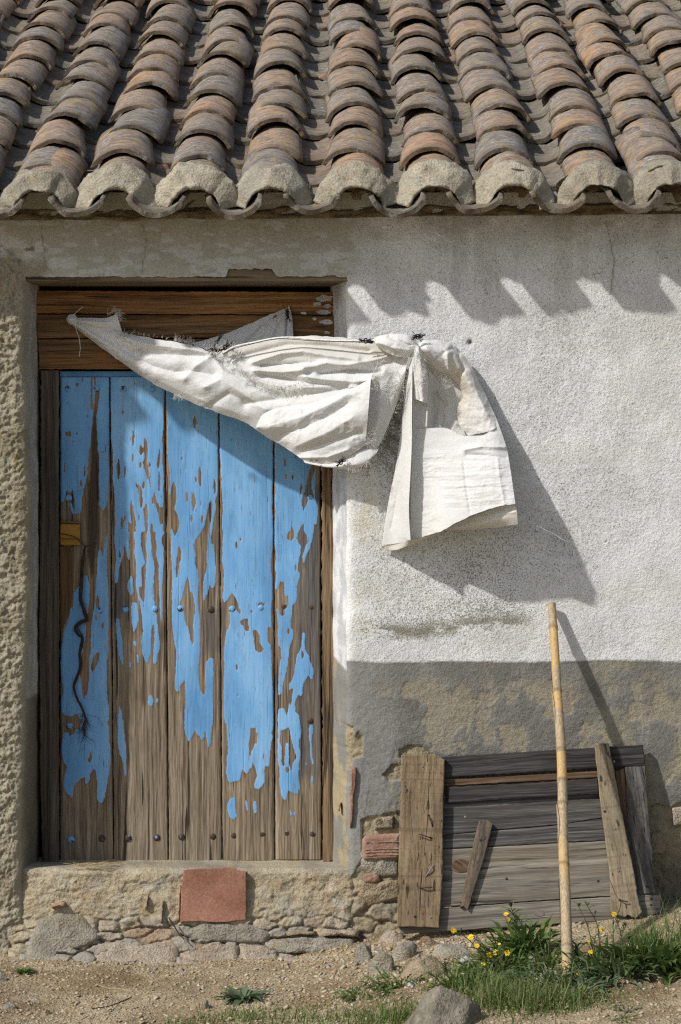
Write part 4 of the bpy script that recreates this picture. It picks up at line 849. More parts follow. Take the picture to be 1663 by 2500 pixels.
# ------------------------------------------------------------------ doorstep bank and its masonry
def step_rubble(px, py):
    qx = px + 10 * fbm(px / 30, py / 30, 3, 405); qy = py + 8 * fbm(px / 30 + 70, py / 30, 3, 406)
    f1, f2, ci_ = worley(qx / 60, qy / 27, 8); m = sst(2225, 2262, qy + 10 * fbm(px / 70, 0 * px, 3, 407))
    return f1, f2, ci_, m
def step_d(px, py):
    d = np.interp(py, [2092, 2103, 2110, 2119, 2132, 2200, 2260, 2300, 2330, 2350, 2390], [-.27, -.235, -.13, -.028, -.010, .0, .012, .026, .048, .085, .18])
    rg = 1 - 2 * np.abs(fbm(px / 48, py / 40, 3, 408))
    d = d + (.012 * fbm(px / 60, py / 40, 4, 401) + .0035 * (rg - .5) + .004 * fbm(px / 10, py / 9, 4, 402, .65)) * sst(2104, 2150, py) + .003 * fbm(px / 14, py / 9, 3, 403)
    f1, f2, ci_, m = step_rubble(px, py); d = d + m * (.016 * sst(0, .28, f2 - f1) * (.35 + ci_) - .008)
    f = sst(888, 850, px + 10 * fbm(py / 30, 0 * py, 3, 404)) * sst(20, 170, px + .45 * (py - 2100))
    return d - (1 - f) * .035 * sst(2110, 2150, py)
fy = np.concatenate([np.arange(2092, 2395, 2.2)]); fx = np.arange(20, 905, 2.4); PXs, PYs = np.meshgrid(fx, fy)
dS = step_d(PXs, PYs)
sc_ = np.ones(PXs.shape + (3,)) * np.array([.45, .375, .25])
def sput(m, c): sc_[...] = sc_ * (1 - m[..., None]) + np.array(c) * m[..., None]
nA = fbm(PXs / 75, PYs / 45, 5, 420); nB = fbm(PXs / 40, PYs / 30, 4, 421)
sput(.75 * sst(.02, .35, nA), (.40, .37, .30)); sput(.6 * sst(.0, .4, nB), (.36, .27, .15)); sput(.5 * sst(.1, .4, -nA), (.47, .42, .31))
sput(.6 * sst(2150, 2112, PYs) * sst(-.2, .3, nB), (.30, .275, .22))
f1, f2, ci_, mR = step_rubble(PXs, PYs)
sput(mR * .7 * (ci_ > .45), (.40, .33, .255)); sput(mR * .7 * (ci_ > .72), (.34, .315, .26)); sput(mR * .6 * (ci_ < .12), (.36, .24, .17)); sput(mR * .75 * (1 - sst(.0, .12, f2 - f1)), (.16, .125, .075))
doorstep = mesh_obj('doorstep', PA(PXs, PYs, dS).reshape(-1, 3), grid_faces(len(fy), len(fx), 0, True), M_PLASTER, house, origin=(0, 0, 0),
                    attrs={'base': ('FLOAT_COLOR', sc_.reshape(-1, 3)), 'rgh': ('FLOAT', np.full(PXs.size, 1.1)), 'speck': ('FLOAT', np.full(PXs.size, .16))})
def slab(name, pg, parent, mat, dfun, lift, thick=.05, rough=.006, seed=0, sub=4.0, inset=5):
    """irregular stone: traced outline, domed noisy face"""
    pg = np.array(pg, float); lo = pg.min(0); hi = pg.max(0); c = pg.mean(0)
    dn = []
    for p, q in zip(pg, np.roll(pg, -1, 0)):
        m = max(1, int(np.linalg.norm(q - p) / (sub * 1.5)))
        for i in range(m): dn.append(p + (q - p) * i / m)
    dn = np.array(dn); dn = dn + 2.2 * np.stack([fbm(dn[:, 0] / 8 + seed, dn[:, 1] / 8, 3, 411), fbm(dn[:, 0] / 8, dn[:, 1] / 8 + seed, 3, 412)], -1)
    n = len(dn); rings = []; K = 9
    w = math.hypot(*(hi - lo)) / 2
    for k in range(K):
        t = k / (K - 1); r = dn + (c - dn) * (t ** 1.0) * .985
        dist = np.linalg.norm(dn - c, axis=1) * t
        h = lift * (1 - np.exp(-dist / inset)) + rough * fbm(r[:, 0] / 24 + seed * 3, r[:, 1] / 24, 4, 413) + rough * .4 * fbm(r[:, 0] / 7 + seed, r[:, 1] / 7, 3, 414)
        rings.append(PA(r[:, 0], r[:, 1], dfun(r[:, 0], r[:, 1]) + h - .004 * (k == 0)))
    back = PA(dn[:, 0], dn[:, 1], dfun(dn[:, 0], dn[:, 1]) - thick)
    v = np.concatenate([back] + rings); f = []
    for k in range(K):
        for i in range(n): j = (i + 1) % n; f.append((k * n + i, k * n + j, (k + 1) * n + j, (k + 1) * n + i))
    f.append(tuple(K * n + i for i in range(n)))
    return mesh_obj(name, v, f, mat, parent)
def zpoly(ox, oy, s, pts): return [(ox + x / s, oy + y / s) for x, y in pts]
sd = lambda x, y: np.interp(y, [2092, 2130, 2146, 2200, 2260, 2300, 2330, 2390], [-.1, -.05, -.012, .003, .016, .030, .052, .12]) + 0 * x
plank_poly('floor_tile', zpoly(400, 2100, 2.613, [(130, 58), (300, 50), (440, 45), (470, 62), (525, 72), (527, 240), (524, 380), (400, 396), (250, 392), (105, 394), (110, 200)]), lambda x, y: .0 + (np.asarray(y, float) - 2117) * .00014, .06, M_TERRA, doorstep, lift=.012, bev=.0025, jag=1.6)
slab('stone', zpoly(0, 2100, 3.136, [(170, 830), (215, 640), (260, 520), (310, 440), (480, 405), (630, 420), (690, 480), (750, 530), (775, 600), (690, 650), (600, 680), (470, 700), (400, 760), (310, 800)]), doorstep, M_STONES[0], sd, .016, .05, .006, 2, inset=6)
slab('stone', zpoly(0, 2100, 3.136, [(180, 830), (330, 790), (470, 760), (580, 775), (520, 815), (260, 850)]), doorstep, M_STONES[1], sd, .014, .05, .005, 3)
slab('stone', zpoly(0, 2100, 3.136, [(750, 640), (900, 620), (1100, 650), (1240, 630), (1385, 640), (1370, 780), (1230, 820), (900, 800), (720, 800), (715, 740)]), doorstep, M_STONES[1], sd, .010, .05, .006, 4)
slab('stone', zpoly(0, 2100, 3.136, [(700, 815), (1000, 812), (1220, 830), (1150, 890), (1000, 920), (760, 935), (640, 900)]), doorstep, M_STONES[2], sd, .008, .05, .007, 5)
slab('stone', zpoly(400, 2100, 2.613, [(115, 540), (300, 530), (480, 540), (480, 665), (300, 670), (120, 640)]), doorstep, M_STONES[1], sd, .012, .05, .006, 6)
slab('stone', zpoly(400, 2100, 2.613, [(485, 545), (640, 540), (690, 570), (670, 670), (490, 668)]), doorstep, M_STONES[1], sd, .018, .05, .006, 7)
slab('stone', zpoly(400, 2100, 2.613, [(200, 405), (360, 395), (560, 405), (640, 440), (700, 470), (650, 530), (360, 525), (150, 510)]), doorstep, M_STONES[0], sd, .010, .05, .007, 8)
slab('stone', zpoly(400, 2100, 2.613, [(700, 510), (880, 480), (1080, 490), (1240, 500), (1220, 570), (1100, 600), (880, 600), (720, 590)]), doorstep, M_STONES[0], sd, .024, .09, .010, 9)
slab('stone', zpoly(400, 2100, 2.613, [(770, 455), (970, 450), (980, 478), (780, 485)]), doorstep, M_STONES[2], sd, .032, .08, .006, 10)
slab('stone', zpoly(400, 2100, 2.613, [(1005, 455), (1150, 440), (1250, 450), (1245, 490), (1010, 485)]), doorstep, M_STONES[1], sd, .04, .09, .006, 11)
slab('stone', zpoly(400, 2100, 2.613, [(760, 615), (900, 605), (1000, 640), (1005, 672), (860, 672), (720, 650)]), doorstep, M_STONES[1], sd, .05, .09, .007, 12)
slab('stone', zpoly(400, 2100, 2.613, [(1025, 625), (1120, 605), (1245, 598), (1250, 625), (1150, 665), (1040, 665)]), doorstep, M_STONES[1], sd, .06, .10, .006, 13)
slab('stone', zpoly(400, 2100, 2.613, [(500, 690), (740, 680), (790, 740), (680, 775), (520, 765)]), doorstep, M_STONES[2], sd, .010, .05, .008, 14)
slab('brick', zpoly(0, 2100, 3.136, [(395, 330), (500, 320), (510, 355), (395, 368)]), doorstep, M_BRICK, sd, .02, .03, .003, 15, inset=2)
for q in ([(1370, 190), (1385, 190), (1375, 470), (1362, 470)], [(1240, 300), (1255, 300), (1240, 490), (1228, 490)], [(1118, 280), (1138, 270), (1128, 370), (1110, 375)]):
    slab('brick', zpoly(0, 2100, 3.136, q), doorstep, M_BRICK, sd, .016, .03, .002, 16, inset=2)
# bricks showing through the grey dado
wd = flat(-.006)
slab('brick', zpoly(780, 1600, 3.572, [(370, 1600), (400, 1575), (560, 1555), (720, 1550), (725, 1770), (560, 1790), (380, 1795), (360, 1700)]), wall, M_BRICK, wd, .016, .03, .0025, 21, inset=2)
for i, yy in enumerate((1630, 1690, 1715, 1740)):                # wire-cut ribs of the brick
    slab('rib', zpoly(780, 1600, 3.572, [(385, yy), (720, yy - 10), (720, yy - 2), (385, yy + 9)]), wall, M_BRICK, flat(.008), .004, .01, .0006, 30 + i, inset=1)
slab('brick', zpoly(780, 1600, 3.572, [(470, 1440), (540, 1410), (650, 1400), (655, 1515), (480, 1525)]), wall, M_STONES[1], wd, .014, .03, .002, 22, inset=2)
for cx_, cy_, r_ in ((520, 1455, 38), (608, 1455, 30)):
    slab('core_hole', zpoly(780, 1600, 3.572, [(cx_ + r_ * math.cos(a), cy_ + r_ * math.sin(a)) for a in np.linspace(0, 6.28, 13)[:-1]]), wall, M_RUBBLE, flat(.0075), .002, .01, .003, 23, inset=2)
slab('brick', zpoly(780, 1600, 3.572, [(375, 1910), (430, 1895), (520, 1910), (552, 1970), (480, 1992), (385, 1985)]), wall, M_BRICK, wd, .014, .03, .005, 24, inset=3)
slab('brick', zpoly(780, 1600, 3.572, [(285, 970), (325, 972), (318, 1080), (290, 1330), (278, 1510), (266, 1510), (272, 1200)]), wall, M_TERRA, flat(.0), .010, .03, .002, 25, inset=2)
slab('brick', zpoly(780, 1600, 3.572, [(168, 1285), (186, 1280), (182, 1350), (166, 1362)]), wall, M_TERRA, flat(-.07), .010, .03, .002, 26, inset=2)
slab('brick', [(1640, 1972), (1700, 1962), (1700, 2016), (1642, 2016)], wall, M_STONES[1], wd, .014, .03, .003, 27, inset=2)
slab('brick', [(1588, 2032), (1612, 2026), (1628, 2070), (1618, 2086), (1588, 2086)], wall, M_STONES[2], wd, .014, .03, .004, 28, inset=2)
slab('stone', [(872, 2070), (905, 2062), (950, 2066), (975, 2080), (975, 2140), (905, 2142), (880, 2120)], wall, M_STONES[0], wd, .008, .03, .006, 29, inset=4)
slab('stone', [(880, 2152), (975, 2148), (985, 2190), (900, 2215), (872, 2190)], wall, M_STONES[2], wd, .010, .03, .007, 30, inset=4)

# ------------------------------------------------------------------ cloth
cloth = thing('curtain', P(600, 1000, 0), 'torn white sacking curtain knotted and blown across the top of the blue door', 'curtain')
def ridge(X, Y, pts, amp, w): 
    q = polydist(X, Y, pts) / w; return amp * (.55 * np.exp(-q ** 2) + .5 * np.exp(-q * 1.5))
def sheet(name, rows, nu, nv, ridges=(), bulge=0.0, wr=.0035, seed=0, tint=None, mat=M_CLOTH, wdir=(1, 1), thick=.0016):
    R = np.stack([interp_pts(r, nu) for r in rows])               # rows x nu x 3
    G = np.stack([interp_pts(R[:, j], nv) for j in range(nu)], 1)  # nv x nu x 3
    X, Y, d = G[..., 0], G[..., 1], G[..., 2].copy()
    vv = np.linspace(0, 1, nv)[:, None]; uu = np.linspace(0, 1, nu)[None]
    d += bulge * np.sin(vv * math.pi) * np.minimum(1, np.minimum(uu, 1 - uu) * 6)
    for pts, a, w in ridges: d += ridge(X, Y, pts, a, w)
    ex, ey = wdir
    rn = lambda s, q: 1 - 2 * np.abs(fbm(X / s * ex + seed, Y / s * ey, 3, q + seed))
    cm = sst(-.35, .45, fbm(X / 70, Y / 60, 2, 540 + seed)); d += wr * .35 * (rn(95, 500) - .5) + wr * .62 * (rn(40, 510) - .5) * (.35 + .65 * cm) + wr * .36 * (rn(17, 515) - .5) * cm + wr * .10 * (rn(8, 518) - .5) * cm
    Y = Y + 1.6 * fbm(X / 14, 0 * X + seed, 3, 530) * (np.abs(vv - .5) > .49); 
    front = PA(X, Y, d); n = nu * nv; back = PA(X, Y, d - thick)
    f = np.concatenate([grid_faces(nv, nu, 0, True), grid_faces(nv, nu, n)])
    loop = list(range(nu)) + [i * nu + nu - 1 for i in range(1, nv)] + [(nv - 1) * nu + j for j in range(nu - 2, -1, -1)] + [i * nu for i in range(nv - 2, 0, -1)]
    sf = np.array([(loop[i], loop[(i + 1) % len(loop)], n + loop[(i + 1) % len(loop)], n + loop[i]) for i in range(len(loop))])
    tn = np.zeros(X.shape) if tint is None else np.clip(tint(X, Y), 0, 1)
    return mesh_obj(name, np.concatenate([front.reshape(-1, 3), back.reshape(-1, 3)]), np.concatenate([f, sf]), mat, cloth, attrs={'tint': ('FLOAT', np.concatenate([tn.ravel()] * 2))})
ST = [((172, 776), (172, 790), -.195), ((200, 782), (215, 824), -.185), ((245, 794), (262, 859), -.165), ((295, 812), (338, 914), -.135), ((350, 822), (400, 950), -.11), ((420, 834), (450, 975), -.09),
      ((480, 846), (500, 996), -.07), ((520, 860), (550, 1014), -.06), ((575, 846), (600, 1033), -.05), ((640, 832), (650, 1064), -.03), ((700, 824), (694, 1088), -.01), ((770, 820), (745, 1118), .02),
      ((840, 825), (800, 1131), .035), ((890, 832), (866, 1131), .045), ((930, 843), (915, 1103), .05), ((970, 850), (950, 1035), .055), ((1000, 848), (985, 942), .06)]
def mid(f): return [(a[0] + (b[0] - a[0]) * f, a[1] + (b[1] - a[1]) * f, d) for a, b, d in ST]
SWR = [([(220, 806), (293, 848), (373, 894), (427, 908), (469, 905), (520, 915)], -.016, 12), ([(262, 850), (338, 902), (420, 945), (500, 980), (600, 1015)], .007, 16),
       ([(300, 822), (341, 836), (405, 846), (469, 853), (505, 862)], .016, 10), ([(330, 860), (420, 866), (500, 870)], -.012, 9), ([(526, 870), (565, 908), (622, 940), (680, 965)], -.016, 9),
       ([(520, 866), (480, 892), (450, 925)], .010, 10), ([(522, 870), (545, 905), (600, 935)], .010, 8),
       ([(617, 885), (688, 862), (739, 857), (799, 868), (873, 876)], .022, 9), ([(600, 868), (700, 842), (800, 845), (900, 858)], -.014, 8), ([(640, 892), (735, 887), (770, 886)], -.016, 6),
       ([(739, 897), (799, 886), (847, 892), (911, 880), (945, 870)], .022, 9), ([(783, 912), (847, 905), (927, 908)], -.020, 7), ([(745, 920), (799, 927), (863, 932), (910, 928)], .018, 7), ([(640, 915), (700, 925), (751, 935), (847, 945)], -.018, 8),
       ([(620, 905), (690, 908), (740, 903)], .020, 9), ([(740, 945), (815, 942), (870, 945)], .014, 8), ([(600, 985), (680, 975), (760, 962), (830, 952)], -.016, 12),
       ([(500, 945), (540, 925), (600, 965), (650, 1000)], .012, 14), ([(520, 985), (560, 960), (600, 980)], -.010, 10),
       ([(930, 960), (925, 1020), (905, 1085)], .012, 10), ([(955, 950), (950, 1000), (930, 1060)], -.010, 10), ([(940, 905), (905, 925)], .012, 12)]
sheet('swag', [mid(0), [(x, y, d + .02) for x, y, d in mid(.33)], [(x, y, d + .03) for x, y, d in mid(.66)], mid(1)], 330, 120, SWR, .014, .0042, 1, wdir=(.6, 1.2),
      tint=lambda X, Y: .25 * np.exp(-((Y - 850) / 30) ** 2) * (X > 560) + .35 * np.exp(-(((X - 935) / 30) ** 2 + ((Y - 865) / 14) ** 2)))
PK = [((626, 1040), (626, 1048)), ((640, 1014), (655, 1070)), ((672, 998), (690, 1089)), ((715, 990), (722, 1111)), ((755, 984), (752, 1130)), ((800, 970), (785, 1136)), ((845, 953), (820, 1131)), ((880, 938), (855, 1112)), ((906, 922), (893, 1086))]
def pk(f, dd): return [(a[0] + (b[0] - a[0]) * f, a[1] + (b[1] - a[1]) * f, -.02 + .095 * (i / 8.) ** .8 + dd) for i, (a, b) in enumerate(PK)]
sheet('pocket_fold', [pk(0, .03), pk(.12, .052), pk(.5, .062), pk(.85, .035), pk(1, .02)], 190, 120,
      [([(690, 1060), (738, 1045), (815, 1010), (850, 985)], -.016, 13), ([(660, 1040), (730, 1020), (800, 990), (860, 955)], .008, 12), ([(720, 1090), (790, 1060), (860, 1020)], .010, 14), ([(740, 1100), (820, 1075), (880, 1055)], -.010, 9), ([(730, 1118), (800, 1116), (850, 1098)], .009, 7)], 0.0, .0062, 5, wdir=(.8, 1.1))
# lower roll at the pocket's end and hem with stitches
sheet('hem_roll', [[(740, 1120, .05), (790, 1128, .06), (835, 1118, .075), (880, 1098, .085), (925, 1095, .08)], [(745, 1130, .062), (795, 1139, .078), (845, 1138, .09), (890, 1128, .095), (918, 1108, .085)], [(760, 1133, .05), (800, 1141, .06), (850, 1146, .065), (880, 1140, .07), (905, 1120, .07)]], 90, 26, (), 0, .004, 8)
# the tied corner at the left, and its frayed tip
sheet('tied_corner', [[(163, 776, -.19), (168, 768, -.178), (180, 768, -.172), (190, 775, -.175)], [(162, 780, -.18), (170, 780, -.160), (180, 781, -.158), (190, 781, -.165)], [(165, 787, -.19), (172, 792, -.178), (182, 790, -.172), (190, 788, -.175)]], 30, 22, (), 0, .002, 9)
sheet('tip_fold', [[(188, 777, -.172), (215, 776, -.165), (245, 777, -.160), (268, 774, -.155), (286, 762, -.15)], [(188, 783, -.165), (215, 788, -.152), (245, 793, -.146), (268, 794, -.142), (290, 782, -.14)], [(190, 788, -.175), (215, 797, -.165), (250, 806, -.160), (275, 812, -.155), (300, 814, -.15)]], 70, 34, [([(200, 784), (260, 788)], .006, 5)], 0, .003, 10)
# grey corner of cloth hanging behind, tied to the lintel board
sheet('back_corner', [[(470, 838, -.19), (540, 818, -.195), (610, 790, -.2), (660, 768, -.2), (697, 752, -.2), (704, 745, -.2), (708, 752, -.2), (714, 775, -.198)], [(480, 850, -.17), (545, 850, -.17), (610, 850, -.165), (660, 845, -.17), (690, 840, -.165), (702, 840, -.17), (708, 840, -.165), (717, 835, -.17)]], 110, 50,
      [([(700, 750), (640, 800), (600, 840)], -.012, 7), ([(700, 752), (670, 800), (655, 840)], .010, 6), ([(702, 752), (697, 840)], -.014, 3)], 0, .004, 12, tint=lambda X, Y: 0 * X + .05)
# hem with black cord along the top of the swag
hem = interp_pts([(545, 862, -.02), (575, 846, -.02), (620, 836, -.005), (670, 826, .02), (715, 824, .03), (770, 829, .045), (830, 832, .06), (880, 832, .07), (912, 833, .075)], 60)
v, f = tube(PA(hem[:, 0], hem[:, 1], hem[:, 2] + .012), .0034, 6); mesh_obj('rolled_hem', v, f, M_THREAD, cloth)
v, f = tube(PA(hem[:, 0], hem[:, 1] + 3.2 + 1.2 * np.sin(np.arange(60) / 4.), hem[:, 2] + .015), .0013, 5); mesh_obj('hem_cord', v, f, M_CORD, cloth)
# knot roll and hanging tail
sheet('knot_roll', [[(905, 828, .07), (935, 818, .085), (970, 815, .09), (1000, 820, .09), (1018, 836, .08)], [(915, 838, .10), (945, 838, .118), (978, 840, .12), (1003, 845, .115), (1018, 848, .10)], [(930, 852, .09), (955, 866, .10), (978, 872, .105), (998, 874, .10), (1014, 862, .09)]], 80, 40,
      [([(920, 835), (960, 850), (1000, 855)], .008, 6), ([(950, 822), (985, 838), (1008, 845)], -.010, 4), ([(935, 845), (975, 862)], -.007, 4)], 0, .005, 14)
sheet('knot_tail', [[(1004, 842, .105), (1014, 842, .12), (1026, 846, .11)], [(1006, 880, .10), (1020, 880, .125), (1036, 880, .105)], [(1010, 930, .095), (1026, 930, .12), (1046, 925, .10)], [(1012, 975, .09), (1028, 980, .11), (1044, 985, .095)]], 34, 80, [([(1012, 850), (1018, 920), (1026, 975)], -.012, 5), ([(1022, 850), (1034, 930)], .007, 5)], 0, .004, 15)
C1 = lambda pts, ds: [(840 + x / 3.136, 780 + y / 3.136, d) for (x, y), d in zip(pts, ds)]
ylw = lambda X, Y: .55 * np.exp(-(((X - 1115) / 32) ** 2 + ((Y - 955) / 80) ** 2)) + .06
# hood: the sack's back running from the knot over to its right edge
sheet('hood', [C1([(560, 190), (640, 155), (780, 170), (870, 220), (980, 370), (1060, 530), (1130, 680), (1172, 770), (1180, 800)], [.07, .075, .06, .05, .045, .05, .06, .075, .08]),
               C1([(570, 225), (650, 235), (770, 265), (860, 330), (940, 450), (1000, 580), (1060, 720), (1110, 800), (1130, 850)], [.095, .11, .10, .095, .085, .08, .085, .095, .10]),
               C1([(565, 250), (650, 330), (730, 400), (800, 425), (880, 510), (905, 580), (870, 670), (880, 800), (950, 890)], [.08, .075, .06, .055, .05, .045, .045, .05, .06])], 150, 90,
      [([(1040, 850), (1070, 880), (1095, 905), (1092, 860)], .020, 9), ([(1085, 860), (1105, 850), (1122, 862)], -.012, 5), ([(1120, 870), (1135, 900), (1118, 920)], -.012, 6), ([(1150, 905), (1165, 960), (1190, 1010)], .010, 12)], 0, .006, 17, tint=ylw)
sheet('inner_back', [C1([(530, 240), (600, 290), (660, 390), (720, 470), (790, 560), (850, 640)], [.05, .045, .04, .035, .03, .03]), C1([(525, 560), (590, 580), (650, 600), (720, 640), (780, 680), (850, 720)], [.06, .055, .045, .04, .035, .03]),
                     C1([(525, 930), (600, 920), (680, 910), (760, 900), (840, 900), (960, 930)], [.07, .065, .06, .05, .045, .05])], 90, 90,
      [([(1048, 915), (1045, 985), (1042, 1040)], .022, 9), ([(1065, 960), (1062, 1040)], -.016, 7), ([(1072, 960), (1090, 985), (1104, 1008)], .014, 5), ([(1098, 985), (1100, 1010), (1090, 1040)], -.02, 9)], 0, .004, 18, tint=lambda X, Y: .35 * np.exp(-(((X - 1085) / 28) ** 2 + ((Y - 1010) / 45) ** 2)) + .08)
sheet('front_panel', [C1([(520, 842), (640, 835), (780, 830), (900, 885), (1050, 888), (1120, 852), (1172, 770)], [.07, .075, .085, .10, .105, .095, .08]),
                      C1([(519, 980), (640, 975), (780, 975), (910, 1000), (1050, 1000), (1150, 970), (1242, 970)], [.075, .085, .10, .12, .135, .13, .11]),
                      C1([(515, 1250), (640, 1240), (780, 1230), (930, 1200), (1060, 1190), (1180, 1170), (1275, 1150)], [.085, .10, .135, .155, .172, .18, .17]),
                      C1([(506, 1692), (640, 1655), (760, 1612), (880, 1545), (1030, 1482), (1180, 1435), (1312, 1410)], [.085, .12, .168, .188, .20, .212, .215])], 200, 240,
      [([(1135, 1098), (1180, 1090), (1232, 1092)], .012, 7), ([(1140, 1110), (1190, 1112), (1235, 1118)], -.005, 5), ([(1045, 1130), (1100, 1120), (1170, 1125)], -.003, 9), ([(1132, 1130), (1140, 1200), (1148, 1250)], -.003, 4), ([(1215, 1120), (1222, 1180), (1232, 1230)], .003, 5)]
      + [([(1060 + 3 * i % 40, 1130 + 11 * i), (1130, 1126 + 11 * i + 4 * (i % 3)), (1225, 1122 + 11 * i)], .0013 * (1 if i % 2 else -1), 3) for i in range(11)], 0, .0042, 20, wdir=(.7, 1.5),
      tint=lambda X, Y: .10 * sst(1230, 1300, Y))
sheet('light_block_back', [C1([(560, 250), (700, 300), (850, 380), (980, 480), (1080, 620)], [.03, .03, .03, .03, .035]), C1([(525, 900), (700, 900), (900, 900), (1080, 880), (1185, 860)], [.03, .035, .035, .04, .05]), C1([(505, 1250), (700, 1230), (900, 1200), (1100, 1170), (1262, 1150)], [.03, .035, .05, .07, .09]), C1([(515, 1610), (700, 1590), (900, 1520), (1100, 1450), (1300, 1420)], [.03, .04, .065, .095, .13])], 60, 70, (), 0, .004, 28, tint=lambda X, Y: 0 * X + .15)  # sack's back, added to block sunlight leaking behind the front panel
sheet('back_hem', [C1([(790, 1595), (900, 1545), (1030, 1490), (1180, 1440), (1312, 1414)], [.10, .115, .14, .165, .195]), C1([(800, 1605), (900, 1590), (1060, 1560), (1200, 1520), (1326, 1490)], [.105, .13, .16, .185, .205]), C1([(806, 1614), (920, 1612), (1080, 1602), (1210, 1588), (1332, 1570)], [.085, .105, .135, .16, .19])], 90, 40, [([(1120, 1270), (1200, 1258), (1255, 1250)], .006, 5)], 0, .004, 22, tint=lambda X, Y: 0 * X + .22)
sheet('front_strip', [C1([(514, 300), (519, 300), (526, 300)], [.08, .095, .10]), C1([(470, 480), (495, 480), (523, 480)], [.065, .09, .105]), C1([(455, 660), (488, 660), (521, 690)], [.05, .085, .11]), C1([(430, 900), (476, 910), (519, 950)], [.045, .085, .115]),
                      C1([(390, 1150), (450, 1160), (509, 1190)], [.04, .075, .13]), C1([(340, 1400), (420, 1410), (497, 1440)], [.03, .055, .138]), C1([(305, 1620), (400, 1620), (508, 1660)], [.022, .045, .135]), C1([(290, 1735), (400, 1715), (514, 1690)], [.02, .04, .13])], 44, 200, [([(975, 1180), (955, 1290)], -.003, 4), ([(985, 1200), (988, 1310)], .003, 3)], 0, .003, 24)
sheet('strip_hem', [C1([(288, 1738), (400, 1712), (512, 1690), (680, 1645)], [.018, .036, .115, .10]), C1([(284, 1748), (385, 1768), (510, 1726), (690, 1660)], [.012, .03, .09, .07])], 60, 14, (), 0, .002, 26, tint=lambda X, Y: 0 * X + .4)
# frayed threads along the torn edges
th = MB(); tr = random.Random(11)
def fray(line, n, L, ang, spread=.5, dd=.012, r=.0006, back=0.0):
    """line: (px, py, d) polyline; threads leave it at angle ang (degrees, photo plane)"""
    P_ = interp_pts(line, 200)
    for _ in range(n):
        p = P_[tr.randrange(200)]; a = math.radians(ang + tr.gauss(0, spread * 40)); l = L * tr.uniform(.35, 1.25); cv = tr.uniform(-1.2, 1.2)
        pts = []; x, y, d = p[0] + tr.uniform(-1.5, 1.5), p[1] + tr.uniform(-1.5, 1.5), p[2] + dd
        for i in range(6): pts.append(P(x, y, d + tr.uniform(-.001, .002))); x += math.cos(a) * l / 5; y += math.sin(a) * l / 5; a += cv * .28; d += tr.uniform(-.001, .0025)
        v, f = tube(pts, np.linspace(r, r * .6, 6), 3, False); th.add(v, f)
fray([(262, 770, -.15), (276, 760, -.145), (288, 768, -.14), (292, 785, -.14)], 60, 15, -40, .7)
fray([(285, 806, -.13), (310, 815, -.125), (330, 820, -.12)], 60, 20, 60, 1.2)
fray([(300, 815, -.125), (330, 838, -.12), (345, 850, -.115)], 50, 18, 40, 1.6, .02)
fray([(330, 816, -.12), (420, 830, -.10), (470, 843, -.08)], 40, 8, -80, .5)
fray([(425, 832, -.095), (470, 840, -.085)], 45, 17, -70, .35)
fray([(500, 852, -.06), (540, 850, -.05), (575, 858, -.04)], 110, 22, -10, 1.6, .03)
fray([(530, 868, -.04), (575, 888, -.03), (600, 915, -.02), (640, 935, -.01), (690, 945, 0)], 170, 15, 60, 1.5, .034)
fray([(680, 942, .0), (720, 938, .02), (752, 920, .03)], 50, 26, 70, .8, .035)
fray([(900, 930, .09), (893, 1000, .095), (895, 1060, .085), (890, 1082, .075)], 90, 24, 5, .7, .02)
fray([(930, 880, .09), (910, 930, .09), (985, 945, .075)], 90, 30, 40, 1.8, .02)
fray([(985, 940, .06), (968, 997, .055), (943, 1051, .055), (925, 1095, .055)], 70, 9, 30, .7)
fray([(845, 1142, .08), (870, 1146, .08), (900, 1125, .085)], 50, 9, 70, 1.8, .012)
fray([(990, 850, .12), (1012, 850, .12), (1030, 900, .115), (1025, 940, .11)], 90, 14, 80, 1.6, .02)
fray([(1075, 930, .05), (1090, 955, .05)], 26, 22, -50, 1.0, .02)
fray([(425, 962, -.075), (440, 968, -.07)], 22, 14, 60, 1.2, .015)
fray([(1000, 880, .10), (985, 925, .09), (940, 960, .08)], 40, 38, 150, 1.4, .02)
for line in ([(1271, 1265, .17), (1300, 1278, .16), (1345, 1300, .15), (1382, 1322, .15)], [(188, 780, -.15), (182, 768, -.15), (195, 755, -.15), (203, 750, -.15)], [(186, 782, -.15), (185, 800, -.145), (193, 825, -.145), (196, 850, -.145), (193, 872, -.15)], [(190, 782, -.15), (215, 800, -.14), (232, 820, -.13)]):
    q = interp_pts(line, 20); v, f = tube(PA(q[:, 0], q[:, 1], q[:, 2]), .0011 if line[0][0] < 1000 else .0008, 4); th.add(v, f)
o = th.build('frayed_thread', M_THREAD, cloth); o['kind'] = 'stuff'
# black cord ties
def cord_tie(cx, cy, d, n=16, L=16, ang=0, sp=.5):
    m = MB()
    for _ in range(n):
        a = math.radians(ang) + tr.gauss(0, sp) + (math.pi if tr.random() < .4 else 0); l = L * tr.uniform(.5, 1.1)
        pts = [P(cx + math.cos(a) * l * t + tr.uniform(-1, 1), cy + math.sin(a) * l * t + tr.uniform(-1, 1), d + .006 * math.sin(t * 3) + tr.uniform(0, .003)) for t in (-.2, .2, .6, 1)]
        v, f = tube(pts, .0012, 4); m.add(v, f)
    ring = [P(cx + 4 * math.cos(a), cy + 6 * math.sin(a), d + .006) for a in np.linspace(0, 6.28, 12)]; v, f = tube(ring, .0022, 5); m.add(v, f)
    m.build('cord_tie', M_CORD, cloth)
cord_tie(893, 832, .10, 26, 20, 5, .25); cord_tie(1020, 822, .11, 24, 18, 165, .45); cord_tie(528, 838, -.03, 16, 30, -62, .16); cord_tie(550, 848, -.02, 12, 26, -35, .3)
